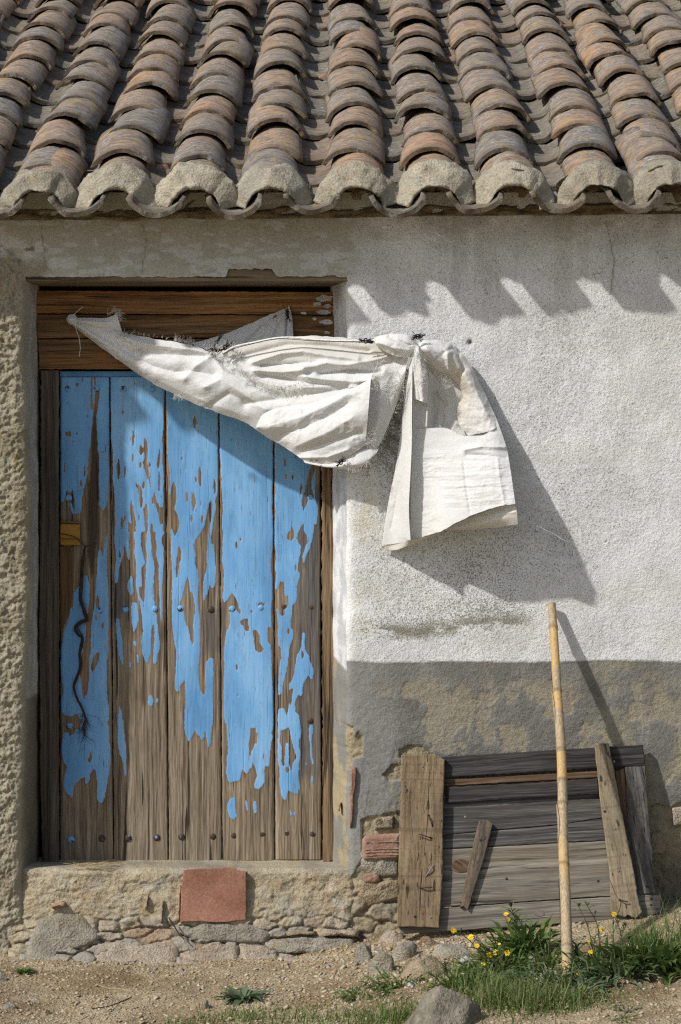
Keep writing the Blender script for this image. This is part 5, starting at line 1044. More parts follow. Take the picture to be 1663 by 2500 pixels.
cord_tie(702, 765, -.17, 14, 20, 80, .25); cord_tie(832, 1128, .10, 16, 16, 150, .4)
for cx_ in (761, 773):
    v, f = tube([P(cx_ - 3, 1126, .085), P(cx_, 1122, .087), P(cx_ + 3, 1126, .085)], .0014, 4); mesh_obj('stitch', v, f, M_CORD, cloth)

# ------------------------------------------------------------------ leaning wooden panel
BD = lambda x, y: .035 + (np.asarray(y, float) - 1815) / 465 * .15
WZ = lambda pts: [(960 + x / 2.24, 1780 + y / 2.24) for x, y in pts]
panel = thing('wooden_panel', Vector(P(1300, 2270, .18)), 'grey weathered board shutter with nailed battens leaning against the wall', 'shutter')
def pp(name, pts, mat, lift, thick=.022, along=None, bev=.003, jag=1.2): return plank_poly(name, WZ(pts), BD, thick, mat, panel, lift=lift, along=along, bev=bev, jag=jag)
pp('board', [(60, 178), (280, 150), (1365, 85), (1378, 197), (285, 266), (60, 280)], W_BLACK, .004, along=(1, -.06))
pp('board', [(60, 290), (300, 273), (1150, 226), (1150, 264), (300, 312), (60, 325)], W_REDDISH, -.006, along=(1, -.05))['label'] = 'narrow reddish brown board'
pp('board', [(60, 400), (290, 396), (1150, 345), (1170, 480), (900, 522), (600, 548), (272, 576), (60, 590)], W_DGREY, -.004, along=(1, -.06))
pp('board', [(60, 594), (272, 580), (600, 552), (890, 527), (1170, 484), (1175, 606), (272, 655), (60, 665)], W_DGREY, -.003, along=(1, -.06))
pp('board', [(60, 670), (272, 659), (1170, 611), (1290, 606), (1300, 905), (1185, 912), (270, 973), (60, 985)], W_GREY, -.001, along=(1, -.055))
pp('board', [(32, 992), (270, 978), (1185, 917), (1462, 904), (1467, 1004), (1340, 1038), (900, 1065), (40, 1122), (32, 1095)], W_GREY, .003, along=(1, -.06))
pp('board', [(1268, 208), (1378, 203), (1412, 600), (1437, 898), (1345, 905), (1320, 700), (1282, 478)], W_DGREY, .004, along=(.13, 1))
pp('slat', [(1212, 232), (1264, 214), (1280, 478), (1250, 482)], W_REDDISH, .0, along=(.1, 1))
pp('slat', [(297, 318), (700, 296), (1118, 270), (1126, 355), (700, 380), (297, 405)], W_BLACK, .012, .012, along=(1, -.06), jag=2)
pp('slat', [(60, 330), (280, 322), (290, 395), (60, 402)], W_DGREY, -.004, along=(1, -.06))
pp('batten', [(45, 140), (230, 138), (282, 166), (275, 400), (271, 800), (250, 1086), (22, 1080), (30, 700), (40, 400)], W_TAN, .032, .026, along=(-.03, 1), jag=1.6)['label'] = 'wide tan batten with bent nails'
pp('batten', [(1100, 80), (1180, 78), (1250, 450), (1320, 800), (1345, 960), (1364, 1000), (1330, 1036), (1282, 1018), (1268, 1030), (1190, 1000), (1185, 800), (1130, 380)], W_PALE, .034, .028, along=(.14, 1), jag=1.5)['label'] = 'pale tapering batten'
pp('batten', [(470, 497), (520, 498), (546, 518), (500, 700), (410, 990), (388, 972), (365, 976), (420, 700)], wood_mat('old_splint', (.06, .045, .03), (.16, .12, .08), (.25, .2, .14), (.09, .08, .07), .6), .018, .016, along=(-.22, 1), jag=2)['label'] = 'short slanting grey batten'
def crack(pts, lift, w=2.2):
    q = interp_pts(pts, 24); n_ = len(q); ww = w * np.sin(np.linspace(.15, 3.0, n_)) * (1 + .5 * fbm(np.arange(n_) / 3., np.zeros(n_), 2, 9))
    L = [(x - a / 2, y) for (x, y), a in zip(q, ww)] + [(x + a / 2, y) for (x, y), a in zip(q[::-1], ww[::-1])]
    pg = np.array(WZ(L)); mesh_obj('split', PA(pg[:, 0], pg[:, 1], BD(pg[:, 0], pg[:, 1]) + lift + .0004), [tuple(range(len(pg)))[::-1]], M_DARK, panel, smooth=False)
crack([(205, 150), (195, 300), (190, 470), (178, 600), (160, 760), (150, 870), (140, 1075)], .032, 4.5); crack([(160, 780), (150, 900), (152, 1000)], .032, 3); crack([(1185, 820), (1215, 900), (1245, 950)], .034, 4); crack([(1245, 945), (1240, 980), (1228, 1010)], .034, 5)
def nail(x, y, lift, dx=0, dy=0, mat=M_IRON, r=.0045):
    px, py = 960 + x / 2.24, 1780 + y / 2.24; d = float(BD(px, py)) + lift; m = MB()
    a = np.linspace(0, 2 * math.pi, 10, endpoint=False)
    ring = [P(px + r * 715 * math.cos(t), py + r * 715 * math.sin(t), d + .0012) for t in a]; ctr = P(px, py, d + .003)
    m.add(ring + [ctr], [(i, 10, (i + 1) % 10) for i in range(10)])
    if dx or dy:
        q = interp_pts([P(px, py, d - .004), P(px + dx * .1, py + dy * .1, d + .010), P(px + dx * .6 / 2.24, py + dy * .6 / 2.24, d + .011), P(px + dx / 2.24, py + dy / 2.24, d + .008)], 8)
        v, f = tube(q, .0021, 6); m.add(v, f)
    m.build('nail', mat, panel)
for a in [(160, 203, .033, 0, 0, M_STEEL), (192, 470, .033, 25, 65), (207, 595, .033, -68, -22), (220, 745, .033, -42, 62, M_STEEL), (150, 868, .033, 64, -3), (118, 1025, .033), (205, 1030, .033, 0, 0, M_STEEL), (1212, 545, .035, 0, 0, M_STEEL), (1231, 776, .035, 0, 0, M_STEEL), (1157, 450, .035),
          (1240, 935, .035, 45, 10), (395, 480, -.003, 0, 0, M_STEEL), (620, 818, .0), (1120, 830, .0), (1207, 178, .005, 0, 0, M_STEEL), (1412, 927, .004), (1410, 962, .004), (1385, 860, .005, 22, 0), (478, 607, .019)]:
    nail(*a)
# knots in the wide board
for x, y, r in ((372, 748, 46), (800, 1008, 22)):
    t = np.linspace(0, 2 * math.pi, 17)[:-1]
    plank_poly('knot', WZ([(x + r * 1.25 * math.cos(a) * (1 + .12 * math.sin(3 * a)), y + r * .8 * math.sin(a)) for a in t]), BD, .01, W_REDDISH if r > 30 else W_GREY, panel, lift=.0015 if r > 30 else .0045, along=(1, .6), bev=.001, sub=3)

# ------------------------------------------------------------------ cane leaning on the wall
cb, cd = ghit(1386, 2386)
ck = interp_pts([(1347, 1474), (1353, 1560), (1361, 1690), (1370, 1830), (1374, 1960), (1376, 2080), (1381, 2200), (1387, 2400)], 260)
tz = (ck[:, 1] - 1474) / (2378 - 1474); cdp = .022 + (cd - .022) * tz
ptsc = PA(ck[:, 0], ck[:, 1], cdp); rad = .0138 + .0042 * tz + .0006 * fbm(tz * 30, 0 * tz, 3, 600)
nodey = [1532, 1686, 1830, 1905, 1962, 2110, 2310]; nodm = np.zeros(260)
for ny in nodey: w = np.exp(-((ck[:, 1] - ny) / 4.5) ** 2); rad = rad + .0020 * w; nodm = np.maximum(nodm, w)
v, f = tube(ptsc, rad, 16)
husk = np.interp(ck[:, 1], [1474, 1520, 1535, 1620, 1640, 1690, 1700, 1725, 1740, 1830, 1840, 1895, 1920, 2400], [.25, .5, .05, .05, .6, .7, .1, .2, .85, .85, .08, .15, .75, .62])
ang = np.tile(np.linspace(0, 1, 16, endpoint=False), 260)
hv = np.repeat(husk, 16) + .22 * np.sin(2 * math.pi * ang + np.repeat(ck[:, 1] / 60, 16))
cane = mesh_obj('cane_pole', v, f, M_CANE, attrs={'husk': ('FLOAT', hv), 'node': ('FLOAT', np.repeat(nodm, 16))})
tag(cane, 'dry yellow cane with peeling grey husk leaning on the wall before the shutter', 'cane')
husks = []
for (i0, i1, a0) in [(58, 78, 3.6), (72, 100, 4.3), (74, 102, 2.6), (122, 150, 3.9), (150, 185, 2.5), (185, 215, 4.4), (205, 240, 3.2)]:
    seg = range(i0, i1, 2); vv = []
    for q, i in enumerate(seg):
        t = q / (len(list(seg)) - 1); wdt = .55 * math.sin(math.pi * min(1, t * 1.15 + .02)) + .05
        tan = ptsc[min(i + 1, 259)] - ptsc[i - 1]; tan /= np.linalg.norm(tan); a = np.cross(tan, [0.31, .9, .2]); a /= np.linalg.norm(a); b = np.cross(tan, a)
        for s in (-1, 0, 1):
            an = a0 + s * wdt; rr_ = rad[i] + .0014 + .003 * (1 - t) ** 3 * (s == 0) + .002 * (1 - t); vv.append(ptsc[i] + rr_ * (math.cos(an) * a + math.sin(an) * b))
    nr = len(vv) // 3; husks.append((vv, [tuple(q) for q in grid_faces(nr, 3)]))
M_HUSK = m_simple('grey_husk', (.23, .18, .12), (.44, .37, .27), 60, .8, .002)
for vv, ff in husks: mesh_obj('husk', vv, ff, M_HUSK, cane)

# ------------------------------------------------------------------ dangling root on the door
rt = thing('dry_root', Vector(P(190, 1780, DD + .02)), 'twisted dark dry root dangling from the latch down the blue door', 'root')
Bq = lambda pts, oy: [(140 + x / 4.9, oy + y / 4.9) for x, y in pts]
rl = Bq([(335, 165), (320, 250), (300, 400), (290, 600), (278, 780), (295, 850), (330, 960), (350, 1040), (270, 1080), (215, 1150), (250, 1220), (300, 1260), (290, 1350), (270, 1440), (280, 1600), (240, 1720), (200, 1830), (215, 1930)], 1300) + Bq([(240, 30), (300, 150), (340, 270), (320, 350), (330, 480)], 1700)
q = interp_pts(rl, 150); tq = np.linspace(0, 1, 150)
rr_ = np.interp(tq, [0, .12, .2, .32, .45, .6, .8, .93, .97, 1], [.004, .007, .006, .0075, .005, .006, .004, .0045, .006, .002]) * (1 + .2 * fbm(tq * 40, 0 * tq, 3, 610))
v, f = tube(PA(q[:, 0], q[:, 1], DD + .012 + .008 * np.sin(tq * 9)), rr_, 7); mesh_obj('stem', v, f, M_ROOT, rt)
q2 = interp_pts(Bq([(270, 1090), (240, 1130), (265, 1180), (300, 1240), (310, 1330)], 1300), 30); v, f = tube(PA(q2[:, 0], q2[:, 1], DD + .022), .0032, 6); mesh_obj('stem', v, f, M_ROOT, rt)
fr = MB()
for _ in range(75):
    i = random.choice(list(range(20, 148)) + list(range(130, 149)) * 4); x, y = q[i]; a = random.uniform(0, 6.28) if i < 128 else math.radians(90 + random.gauss(0, 30)); l = random.uniform(4, 14) if i < 128 else random.uniform(10, 60)
    pts = []
    for k in range(7): pts.append(P(x, y, DD + .006 + random.uniform(0, .006))); x += math.cos(a) * l / 6; y += math.sin(a) * l / 6; a += random.gauss(0, .35)
    v, f = tube(pts, .0005, 3, False); fr.add(v, f)
o = fr.build('rootlet', M_ROOT, rt); o['kind'] = 'stuff'

# ------------------------------------------------------------------ loose stones
def rock(px, py, w, h, mat, seed, label, dep=.8, name='stone', cuts=11, group=None, flatness=.25, noise=.16):
    base, d = ghit(px, py); k = (D - d) / F; W = w * k / 2; H = h * k; nu, nv = (60, 36) if name == 'boulder' else (34, 20)
    rg = np.random.default_rng(seed); th_, ph_ = np.meshgrid(np.linspace(0, 2 * math.pi, nu, endpoint=False), np.linspace(.04, math.pi - .04, nv))
    n = np.stack([np.sin(ph_) * np.cos(th_), np.sin(ph_) * np.sin(th_), np.cos(ph_)], -1); r = np.ones(n.shape[:2])
    for _ in range(cuts):
        c = rg.normal(size=3); c[2] = abs(c[2]) * .8; c /= np.linalg.norm(c); off = rg.uniform(.62, .9); dt = n @ c; r = np.where(dt > 1e-3, np.minimum(r, off / np.maximum(dt, 1e-3)), r)
    r = r * (1 + noise * fbm(n[..., 0] * 2 + seed, n[..., 1] * 2 + n[..., 2] * 1.7, 4, 700 + seed) + noise * .3 * fbm(n[..., 0] * 8 + seed, n[..., 1] * 8 + n[..., 2] * 6, 3, 720))
    v = n * r[..., None]; v[..., 0] *= W / max(v[..., 0].max(), 1e-3); v[..., 1] *= W * dep; zt = v[..., 2]; zt = np.where(zt < 0, zt * flatness, zt); zt *= H / zt.max() * .92; v[..., 2] = zt
    v = v.reshape(-1, 3) + np.array([base.x, base.y + W * dep * .55, base.z - .004]); f = []
    for i in range(nv - 1):
        for j in range(nu): e = (j + 1) % nu; f.append((i * nu + j, (i + 1) * nu + j, (i + 1) * nu + e, i * nu + e))
    f.append(tuple(range(nu))); f.append(tuple((nv - 1) * nu + j for j in range(nu))[::-1])
    o = mesh_obj(name, v, f, mat); tag(o, label, 'stone', group); return o
Z8 = lambda x, y: (800 + x / 1.817, 1750 + y / 1.817)
def rk8(x, y, w, h, m, s, lab, **k): px, py = Z8(x, y); rock(px, py, w / 1.817, h / 1.817, m, s, lab, **k)
o = rock(1086, 2512, 200, 112, M_BOULDER, 6, 'large grey angular boulder on the gravel beside the grass', .75, 'boulder', 14, noise=.10)
rk8(285, 1000, 135, 62, M_STONES[1], 11, 'flat pinkish stone under the tan-batten end of the leaning shutter')
rk8(345, 1072, 140, 88, M_STONES[0], 12, 'rounded grey-tan stone touching the flat pinkish stone')
rk8(450, 1012, 130, 45, M_STONES[2], 13, 'flat tan stone wedged beneath the bottom board of the shutter')
rk8(435, 1158, 205, 100, M_STONES[2], 14, 'blocky brown-stained stone between the shutter and the boulder')
rk8(245, 1135, 115, 115, M_STONES[0], 15, 'upright dark grey stone at the shutter end of the doorstep')
rk8(560, 1062, 200, 62, M_STONES[0], 16, 'long flat grey stone under the shutter beside the weeds')
rk8(612, 1120, 52, 72, M_STONES[3], 17, 'small pale upright stone among the weeds')
rk8(165, 1085, 80, 90, M_STONES[0], 18, 'crumbly grey stone at the corner of the doorstep')
rk8(915, 1100, 150, 62, M_STONES[0], 19, 'half-buried grey stone behind the cane in the weeds')
rk8(1262, 1075, 110, 75, M_STONES[0], 20, 'grey stone under the pale batten amid the flowering weeds')
rk8(380, 1188, 40, 32, M_STONES[3], 23, 'small pale pebble in front of the blocky brown stone'); rk8(478, 1185, 36, 30, M_STONES[0], 24, 'small grey pebble in front of the blocky brown stone')
Z5 = lambda x, y: (x / 3.136, 2100 + y / 3.136)
for (x, y, w, h, m, s, lab) in [(258, 1078, 165, 40, 0, 31, 'flat slate-grey stone set in the sandy ground'), (60, 1140, 140, 52, 0, 32, 'pale grey-green flat stone at the ground near the roughcast wall'), (20, 925, 90, 80, 0, 33, 'grey stone lying at the foot of the roughcast wall'),
                                (1540, 1150, 170, 95, 2, 34, 'thin slab of broken mortar lying on the sand'), (350, 1190, 90, 60, 2, 35, 'small rusty brown stone lying on the sand'), (1552, 985, 40, 38, 3, 36, 'small white pebble near the grey-green rosette')]:
    px, py = Z5(x, y); rock(px, py, w / 3.136, h / 3.136, M_STONES[m], s, lab)
# gravel: far too many to count
ico = np.array([(0, 0, 1)] + [(.894 * math.cos(a), .894 * math.sin(a), .447) for a in np.arange(5) * 1.2566] + [(.894 * math.cos(a), .894 * math.sin(a), -.447) for a in np.arange(5) * 1.2566 + .628] + [(0, 0, -1)])
icf = np.array([(0, 1 + i, 1 + (i + 1) % 5) for i in range(5)] + [(1 + i, 6 + i, 1 + (i + 1) % 5) for i in range(5)] + [(6 + i, 6 + (i + 1) % 5, 1 + (i + 1) % 5) for i in range(5)] + [(11, 6 + (i + 1) % 5, 6 + i) for i in range(5)])
def gravel(name, n, smin, smax, mat, label, seed, prob):
    rg = np.random.default_rng(seed); Vs = []; Fs = []; k = 0; tries = 0
    X = rg.uniform(-1.5, 1.5, n * 6); Dd = rg.uniform(.03, 1.6, n * 6); keep = rg.random(n * 6) < prob(X, Dd); X = X[keep][:n]; Dd = Dd[keep][:n]; n = len(X)
    S = smin * (smax / smin) ** (rg.random(n) ** 2.2); Z = gz(X, Dd)
    A = rg.uniform(0, 6.28, n); sc3 = np.stack([S * rg.uniform(.7, 1.3, n), S * rg.uniform(.7, 1.3, n), S * rg.uniform(.4, .8, n)], -1)
    v = ico[None] * sc3[:, None] * (1 + .25 * rg.normal(size=(n, 12, 1))); c, s = np.cos(A)[:, None], np.sin(A)[:, None]
    vx = v[..., 0] * c - v[..., 1] * s; vy = v[..., 0] * s + v[..., 1] * c; tz_ = rg.normal(0, .35, (n, 1)); vz = v[..., 2] + tz_ * vx
    V = np.stack([vx + X[:, None], vy - Dd[:, None], vz + (Z + S * .15)[:, None]], -1).reshape(-1, 3); Fc = (icf[None] + (np.arange(n) * 12)[:, None, None]).reshape(-1, 3)
    o = mesh_obj(name, V, Fc, mat, smooth=False, origin=(0, 0, 0), attrs={'cv': ('FLOAT', np.repeat(rg.random(n), 12))}); o['kind'] = 'stuff'; tag(o, label, 'gravel')
def m_gravel():
    nt = NT('mixed_gravel'); c = nt.attr('cv'); n = nt.noise(nt.obj(), 220, 3)
    col = nt.ramp(c, [(0, (.29, .21, .12)), (.35, (.43, .34, .21)), (.7, (.48, .41, .29)), (.85, (.27, .25, .22)), (.92, (.33, .2, .14)), (1, (.60, .58, .52))])
    return nt.fin(nt.mix(1, col, nt.ramp(n, [(.3, (.75, .75, .75)), (.7, (1.1, 1.1, 1.1))]), 'MULTIPLY'), .9)
M_GRAV = m_gravel()
gravel('gravel', 26000, .0014, .0075, M_GRAV, 'fine mixed gravel scattered over the sandy ground', 41, lambda X, Dd: .35 + .5 * (fbm(X * 2.5, Dd * 3, 3, 44) > -.05) + .5 * (Dd < .16) + .3 * ((X > -.3) & (X < .55)))
gravel('pebbles', 1300, .005, .013, M_GRAV, 'loose small pebbles heaped by the doorstep corner and shutter foot', 42, lambda X, Dd: .09 + .91 * np.exp(-(((X - .12) / .28) ** 2 + ((Dd - .38) / .3) ** 2)))

# ------------------------------------------------------------------ plants
pr = random.Random(21)
class Leaves:
    def __init__(s): s.V = []; s.F = []; s.a = []; s.n = 0
    def leaf(s, base, az, L, w, el=.6, droop=1.0, lobes=0, seg=7, val=None):
        x, y, z = base; a = el; val = pr.random() if val is None else val; prev = []
        dx, dy = math.cos(az), math.sin(az); px_, py_ = -dy, dx; tw = pr.uniform(-.5, .5)
        for i in range(seg + 1):
            t = i / seg; ww = w * (math.sin(math.pi * min(1, .12 + .88 * t)) ** .8 if lobes == 0 else (.35 + .65 * t) * (1 - t ** 5) * (1 if (i % 2) else .38))
            if i == seg: ww = w * .04
            up = ww * .35
            for sd_ in (-1, 0, 1): s.V.append((x + px_ * ww * sd_ * math.cos(tw), y + py_ * ww * sd_ * math.cos(tw), z + up * abs(sd_) + ww * sd_ * math.sin(tw)))
            if i: b = s.n + i * 3; s.F += [(b - 3, b - 2, b + 1, b), (b - 2, b - 1, b + 2, b + 1)]
            st = L / seg; x += dx * st * math.cos(a); y += dy * st * math.cos(a); z += st * math.sin(a); a -= droop / seg * (.4 + 1.2 * t)
        s.a += [val] * (3 * (seg + 1)); s.n += 3 * (seg + 1)
    def blade(s, base, az, L, w, el=1.2, droop=.8, seg=5):
        x, y, z = base; a = el; val = pr.random() ** 2; dx, dy = math.cos(az), math.sin(az); px_, py_ = -dy, dx
        for i in range(seg + 1):
            t = i / seg; ww = w * (1 - t ** 1.6) + w * .05
            s.V += [(x - px_ * ww, y - py_ * ww, z), (x + px_ * ww, y + py_ * ww, z)]
            if i: b = s.n + i * 2; s.F.append((b - 2, b - 1, b + 1, b))
            st = L / seg; x += dx * st * math.cos(a); y += dy * st * math.cos(a); z += st * math.sin(a); a -= droop / seg * (.3 + 1.4 * t)
        s.a += [val] * (2 * (seg + 1)); s.n += 2 * (seg + 1)
    def build(s, name, mat, parent=None): return mesh_obj(name, s.V, s.F, mat, parent, attrs={'lv': ('FLOAT', s.a)})
def flower(pos, r, parent, az=-1.57, el=.7):
    m = MB(); nrm = np.array([math.cos(az) * math.cos(el), math.sin(az) * math.cos(el), math.sin(el)]); a = np.cross(nrm, [0, 0, 1.0]); a /= np.linalg.norm(a); b = np.cross(nrm, a); c = np.array(pos)
    for lay, (nn, rr2, up) in enumerate(((13, 1.0, .15), (9, .65, .35))):
        for i in range(nn):
            t = 2 * math.pi * (i + .5 * lay) / nn + pr.uniform(-.1, .1); u = math.cos(t) * a + math.sin(t) * b; w = -math.sin(t) * a + math.cos(t) * b; R = r * rr2 * pr.uniform(.85, 1.1)
            m.add([c + w * R * .06, c - w * R * .06, c + u * R * .65 - w * R * .2 + nrm * R * up, c + u * R + nrm * R * up * 1.2, c + u * R * .65 + w * R * .2 + nrm * R * up], [(0, 1, 2, 3, 4)])
    m.add([c + .2 * r * (math.cos(t) * a + math.sin(t) * b) + nrm * r * .3 for t in np.linspace(0, 6.28, 8)[:-1]] + [c + nrm * r * .42], [(i, (i + 1) % 7, 7) for i in range(7)])
    # green cup under the petals
    return m.build('flower', M_PETAL, parent, smooth=False)
Z7 = lambda x, y: (950 + x / 2.2, 2180 + y / 2.2)
def weed(bx, by, label, nleaf, L, w, lobes, stems=(), mat=M_LEAF, el=(.3, 1.2), name='flowering_weed', cat='weed', spread=.05):
    base, d = ghit(*Z7(bx, by)); root = thing(name, base, label, cat); lv = Leaves()
    for _ in range(int(nleaf * 1.7)):
        a = pr.uniform(0, 6.28); r = spread * pr.random() ** .5; x = base.x + math.cos(a) * r; y = base.y + math.sin(a) * r * .6
        lv.leaf((x, y, float(gz(x, -y)) - .002), a + pr.uniform(-.6, .6), L * pr.uniform(.5, 1.1), w * pr.uniform(.7, 1.2), pr.uniform(*el), pr.uniform(.5, 1.9), lobes)
    for (tx, ty, fl) in stems:
        tp = np.array(P(*Z7(tx, ty), d + pr.uniform(-.04, .05))); b0 = np.array(base) + np.array([pr.uniform(-.015, .015), pr.uniform(-.01, .01), 0])
        mid_ = (b0 + tp) / 2 + np.array([pr.uniform(-.02, .02), 0, .03]); q = interp_pts([b0, mid_, tp], 14); v, f = tube(q, np.linspace(.0022, .0011, 14), 5); mesh_obj('stem', v, f, M_STEM, root)
        for i in range(3, 13): 
            if pr.random() < .75: lv.leaf(q[i], pr.uniform(0, 6.28), L * pr.uniform(.15, .4), w * .5, pr.uniform(.3, 1.1), 1.0, lobes, 5)
        if fl: flower(tp, .0098 * fl * pr.uniform(.85, 1.1), root, -1.57 + pr.uniform(-.5, .5), pr.uniform(.3, 1.0))
        else:
            for _ in range(5): lv.leaf(tp, pr.uniform(0, 6.28), L * .14, w * .35, 1.0, .4, 0, 4)
    lv.build('foliage', mat, root); return root
weed(720, 330, 'leafy weed with a tall flowering stem under the middle of the shutter', 60, .15, .0155, 1, [(655, 75, 0), (628, 115, 1), (640, 148, 1.1), (690, 140, 0)], el=(.5, 1.45))
weed(570, 430, 'sprawling weed with yellow flowers on stems leaning towards the doorstep', 75, .10, .008, 1, [(345, 202, 1.1), (440, 238, 1.2), (470, 285, 1), (540, 333, 1.2), (573, 320, 1.1), (635, 322, 1), (505, 383, .9), (592, 275, .6)], el=(.2, 1.2), spread=.10)
weed(1110, 430, 'spindly weed with upright budding stems between cane and pale batten', 70, .13, .010, 1, [(1020, 75, 0), (1065, 70, 0), (1082, 318, .9), (1070, 262, .6), (1140, 198, .8)], el=(.3, 1.3), spread=.07)
weed(1240, 450, 'grey-green weed with one yellow flower in front of the pale batten', 75, .125, .010, 1, [(1207, 115, 1.1), (1230, 165, 0), (1270, 180, 0), (1183, 445, .9), (1290, 453, 1), (1150, 480, .6)], M_LEAFG, (.2, 1.3), spread=.08)
weed(840, 470, 'low tangled weed with yellow blooms at the foot of the cane', 90, .085, .008, 1, [(922, 460, 1.1), (760, 400, 0), (1022, 440, 1.1)], M_LEAFG, (.1, 1.1), spread=.11)
weed(1050, 500, 'small weed with toothed leaves touching the cane base', 40, .06, .007, 1, [(1052, 510, .8)], M_LEAFG, (.1, 1.1), spread=.08)
weed(640, 360, 'dense dark weed between the sprawling weed and the tall-stemmed weed', 70, .11, .011, 1, [(610, 270, 0), (720, 250, 0)], M_LEAF, (.3, 1.35), 'leafy_weed', 'weed', .08)
weed(850, 390, 'bushy weed between the tall-stemmed weed and the cane', 60, .10, .009, 1, [(870, 210, 0), (810, 230, 0)], M_LEAF, (.3, 1.35), 'leafy_weed', 'weed', .08)
weed(1330, 420, 'bushy weed between the pale batten and the long grass', 60, .11, .010, 1, [(1290, 250, 0)], M_LEAF, (.3, 1.35), 'leafy_weed', 'weed', .08)
weed(1420, 400, 'broad-leaved weed in the long grass beyond the pale batten', 50, .15, .016, 0, [], M_LEAF, (.3, 1.2), 'broadleaf_weed', 'weed', .10)
weed(1535, 400, 'broad-leaved weed against the bare wall past the end of the shutter', 44, .14, .015, 0, [], M_LEAF, (.2, 1.2), 'broadleaf_weed', 'weed', .10)
weed(1600, 430, 'bushy weed under the wall beyond the long grass', 60, .10, .010, 1, [(1590, 300, 0)], M_LEAF, (.3, 1.35), 'leafy_weed', 'weed', .09)
weed(960, 540, 'trailing weed in front of the cane base', 60, .08, .008, 1, [], M_LEAFG, (.1, 1.0), 'low_weed', 'weed', .10)
weed(420, 520, 'leafy weed between the boulder and the sprawling weed', 60, .09, .008, 1, [], M_LEAF, (.2, 1.2), 'leafy_weed', 'weed', .08)
weed(330, 410, 'low green weed spreading before the pale upright stone', 40, .06, .007, 1, [], M_LEAF, (.1, 1.0), 'low_weed', 'weed', .08)
weed(60, 470, 'flat leafy weed beside the blocky brown stone', 60, .07, .007, 1, [], M_LEAF, (.1, .9), 'low_weed', 'weed', .09)
weed(-100, 540, 'dark green ground-hugging weed in front of the upright grey stone', 70, .06, .006, 1, [], M_LEAF, (.1, .8), 'low_weed', 'weed', .08)
weed(-785, 568, 'grey-green leaf rosette growing alone in the gravel below the doorstep', 26, .085, .010, 0, [], M_LEAFG, (.15, .7), 'leaf_rosette', 'weed', .02)
weed(-125, 140, 'feathery weed with one yellow flower at the corner of wall and doorstep', 30, .06, .004, 1, [(-101, 51, .9)], M_LEAF, (.6, 1.4), 'flowering_weed', 'weed', .02)
weed(720, 602, 'low weed in the thick grass between the boulder and the cane', 40, .07, .007, 1, [], M_LEAF, (.2, 1.0), 'low_weed', 'weed', .08)
weed(1275, 630, 'tiny grey-green weed on bare gravel close to the flowering weeds', 30, .035, .005, 1, [], M_LEAFG, (.1, .8), 'low_weed', 'weed', .03)
weed(1265, 680, 'tiny bright green weed on bare gravel, farther from the wall than its twin', 24, .035, .005, 1, [], M_LEAF, (.1, .8), 'low_weed', 'weed', .03)
weed(-1960, 430, 'small bright green sprout at the foot of the roughcast wall', 34, .035, .004, 0, [], M_LEAF, (.4, 1.3), 'low_weed', 'weed', .015)
gr = Leaves()
def tuft(px, py, n, L, spread, w=.0016, el=(.7, 1.5)):
    base, d = ghit(px, py)
    for _ in range(n):
        x = base.x + pr.gauss(0, spread); y = base.y + pr.gauss(0, spread * .6); gr.blade((x, y, float(gz(x, -y)) - .003), pr.uniform(0, 6.28), L * pr.uniform(.4, 1.15), w * pr.uniform(.7, 1.3), pr.uniform(*el), pr.uniform(.3, 1.6))
for (x, y, n, L, sp) in [(640, 560, 260, .10, .07), (720, 600, 260, .10, .08), (560, 590, 160, .08, .05), (820, 610, 120, .08, .06), (930, 590, 140, .06, .07), (1050, 600, 140, .045, .07), (1180, 570, 60, .04, .04), (480, 480, 90, .09, .05), (330, 490, 70, .06, .04), (1400, 380, 150, .21, .06), (1490, 360, 140, .21, .07), (1560, 380, 150, .17, .07), (20, 680, 160, .06, .07), (-90, 700, 160, .05, .08), (100, 700, 80, .05, .05), (700, 660, 120, .06, .10), (1080, 470, 60, .10, .05)]:
    px, py = Z7(x, y); tuft(px, py, n, L, sp)
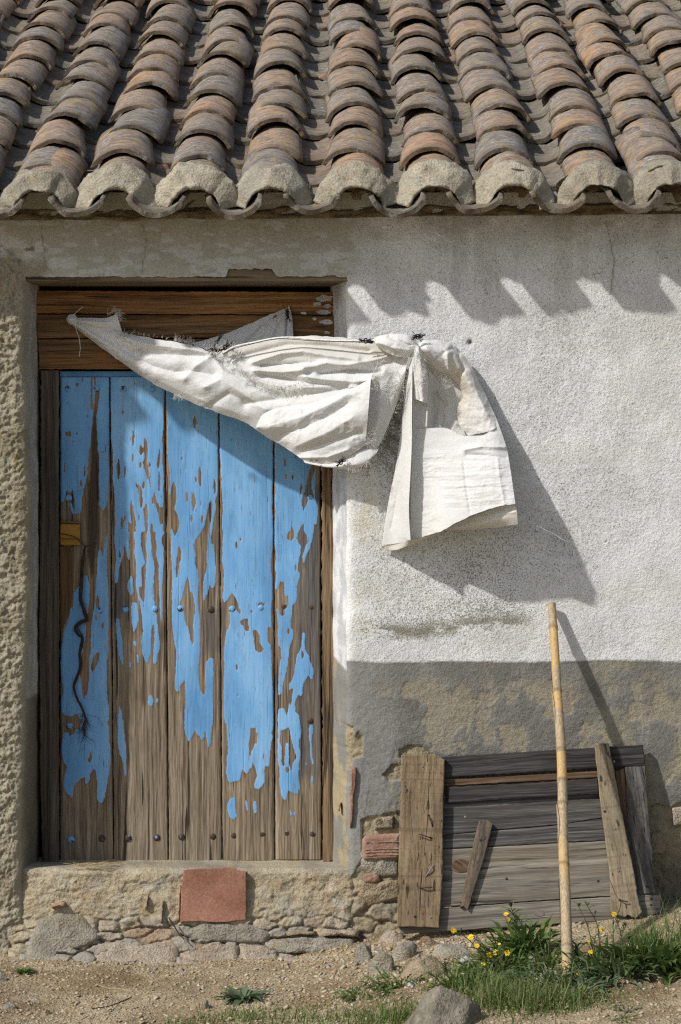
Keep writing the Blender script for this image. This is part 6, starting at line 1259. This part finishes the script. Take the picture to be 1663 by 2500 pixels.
for (x, y, n, L, sp) in [(340, 1020, 90, .035, .05), (480, 1010, 140, .04, .06), (620, 1000, 120, .035, .06), (680, 960, 60, .025, .04), (780, 1020, 120, .04, .07), (930, 960, 70, .03, .04), (950, 1030, 130, .045, .07), (1130, 1020, 110, .035, .07), (1230, 1000, 100, .04, .06), (1400, 1010, 120, .05, .07), (1500, 1020, 100, .05, .05), (120, 1045, 50, .04, .04), (1300, 860, 50, .03, .05), (1240, 820, 40, .025, .03)]:
    tuft(400 + x / 2.613, 2100 + y / 2.613, n, L, sp)
for _ in range(260):
    px = pr.uniform(880, 1660); py = pr.uniform(2330, 2470); tuft(px, py, 3, .03, .01, .0011)
g = gr.build('grass', M_GRASS); g['kind'] = 'stuff'; tag(g, 'thin green grass growing through the gravel and along the shutter foot', 'grass')
# straw on the sill and a few twigs
st_ = MB()
for _ in range(46):
    px = pr.gauss(230, 34); py = 2110 + pr.uniform(-5, 12); a = pr.gauss(0, .28); l = pr.uniform(10, 45); d = float(step_d(np.array([px]), np.array([py]))[0]) + .006
    v, f = tube([P(px - math.cos(a) * l, py + math.sin(a) * l * .4, d), P(px, py - pr.uniform(0, 3), d + .003), P(px + math.cos(a) * l, py - math.sin(a) * l * .4, d + .002)], .0009, 4); st_.add(v, f)
o = st_.build('straw', M_STRAW); o['kind'] = 'stuff'; tag(o, 'dry straw lying on the sill below the door', 'straw')
def twig(pts, lab, mat=M_ROOT, r=.0022):
    q = interp_pts(pts, 16); v, f = tube(PA(q[:, 0], q[:, 1], q[:, 2]), r, 5); tag(mesh_obj('twig', v, f, mat), lab, 'twig')
twig([(412, 2240, .048), (424, 2258, .058), (436, 2278, .064), (449, 2292, .075)], 'short dark twig on the doorstep beside the terracotta tile')
def gp(px, py):
    b, d = ghit(px, py); return (px, py, d + .004)
twig([gp(236, 2403), gp(265, 2413), gp(295, 2415), gp(320, 2418)], 'pale dry stalk on the sand under the doorstep stones', M_STRAW, .0016)
twig([gp(225, 2462), gp(260, 2458), gp(290, 2448), gp(322, 2434)], 'thin brown twig lying on the sand', M_ROOT, .0018)
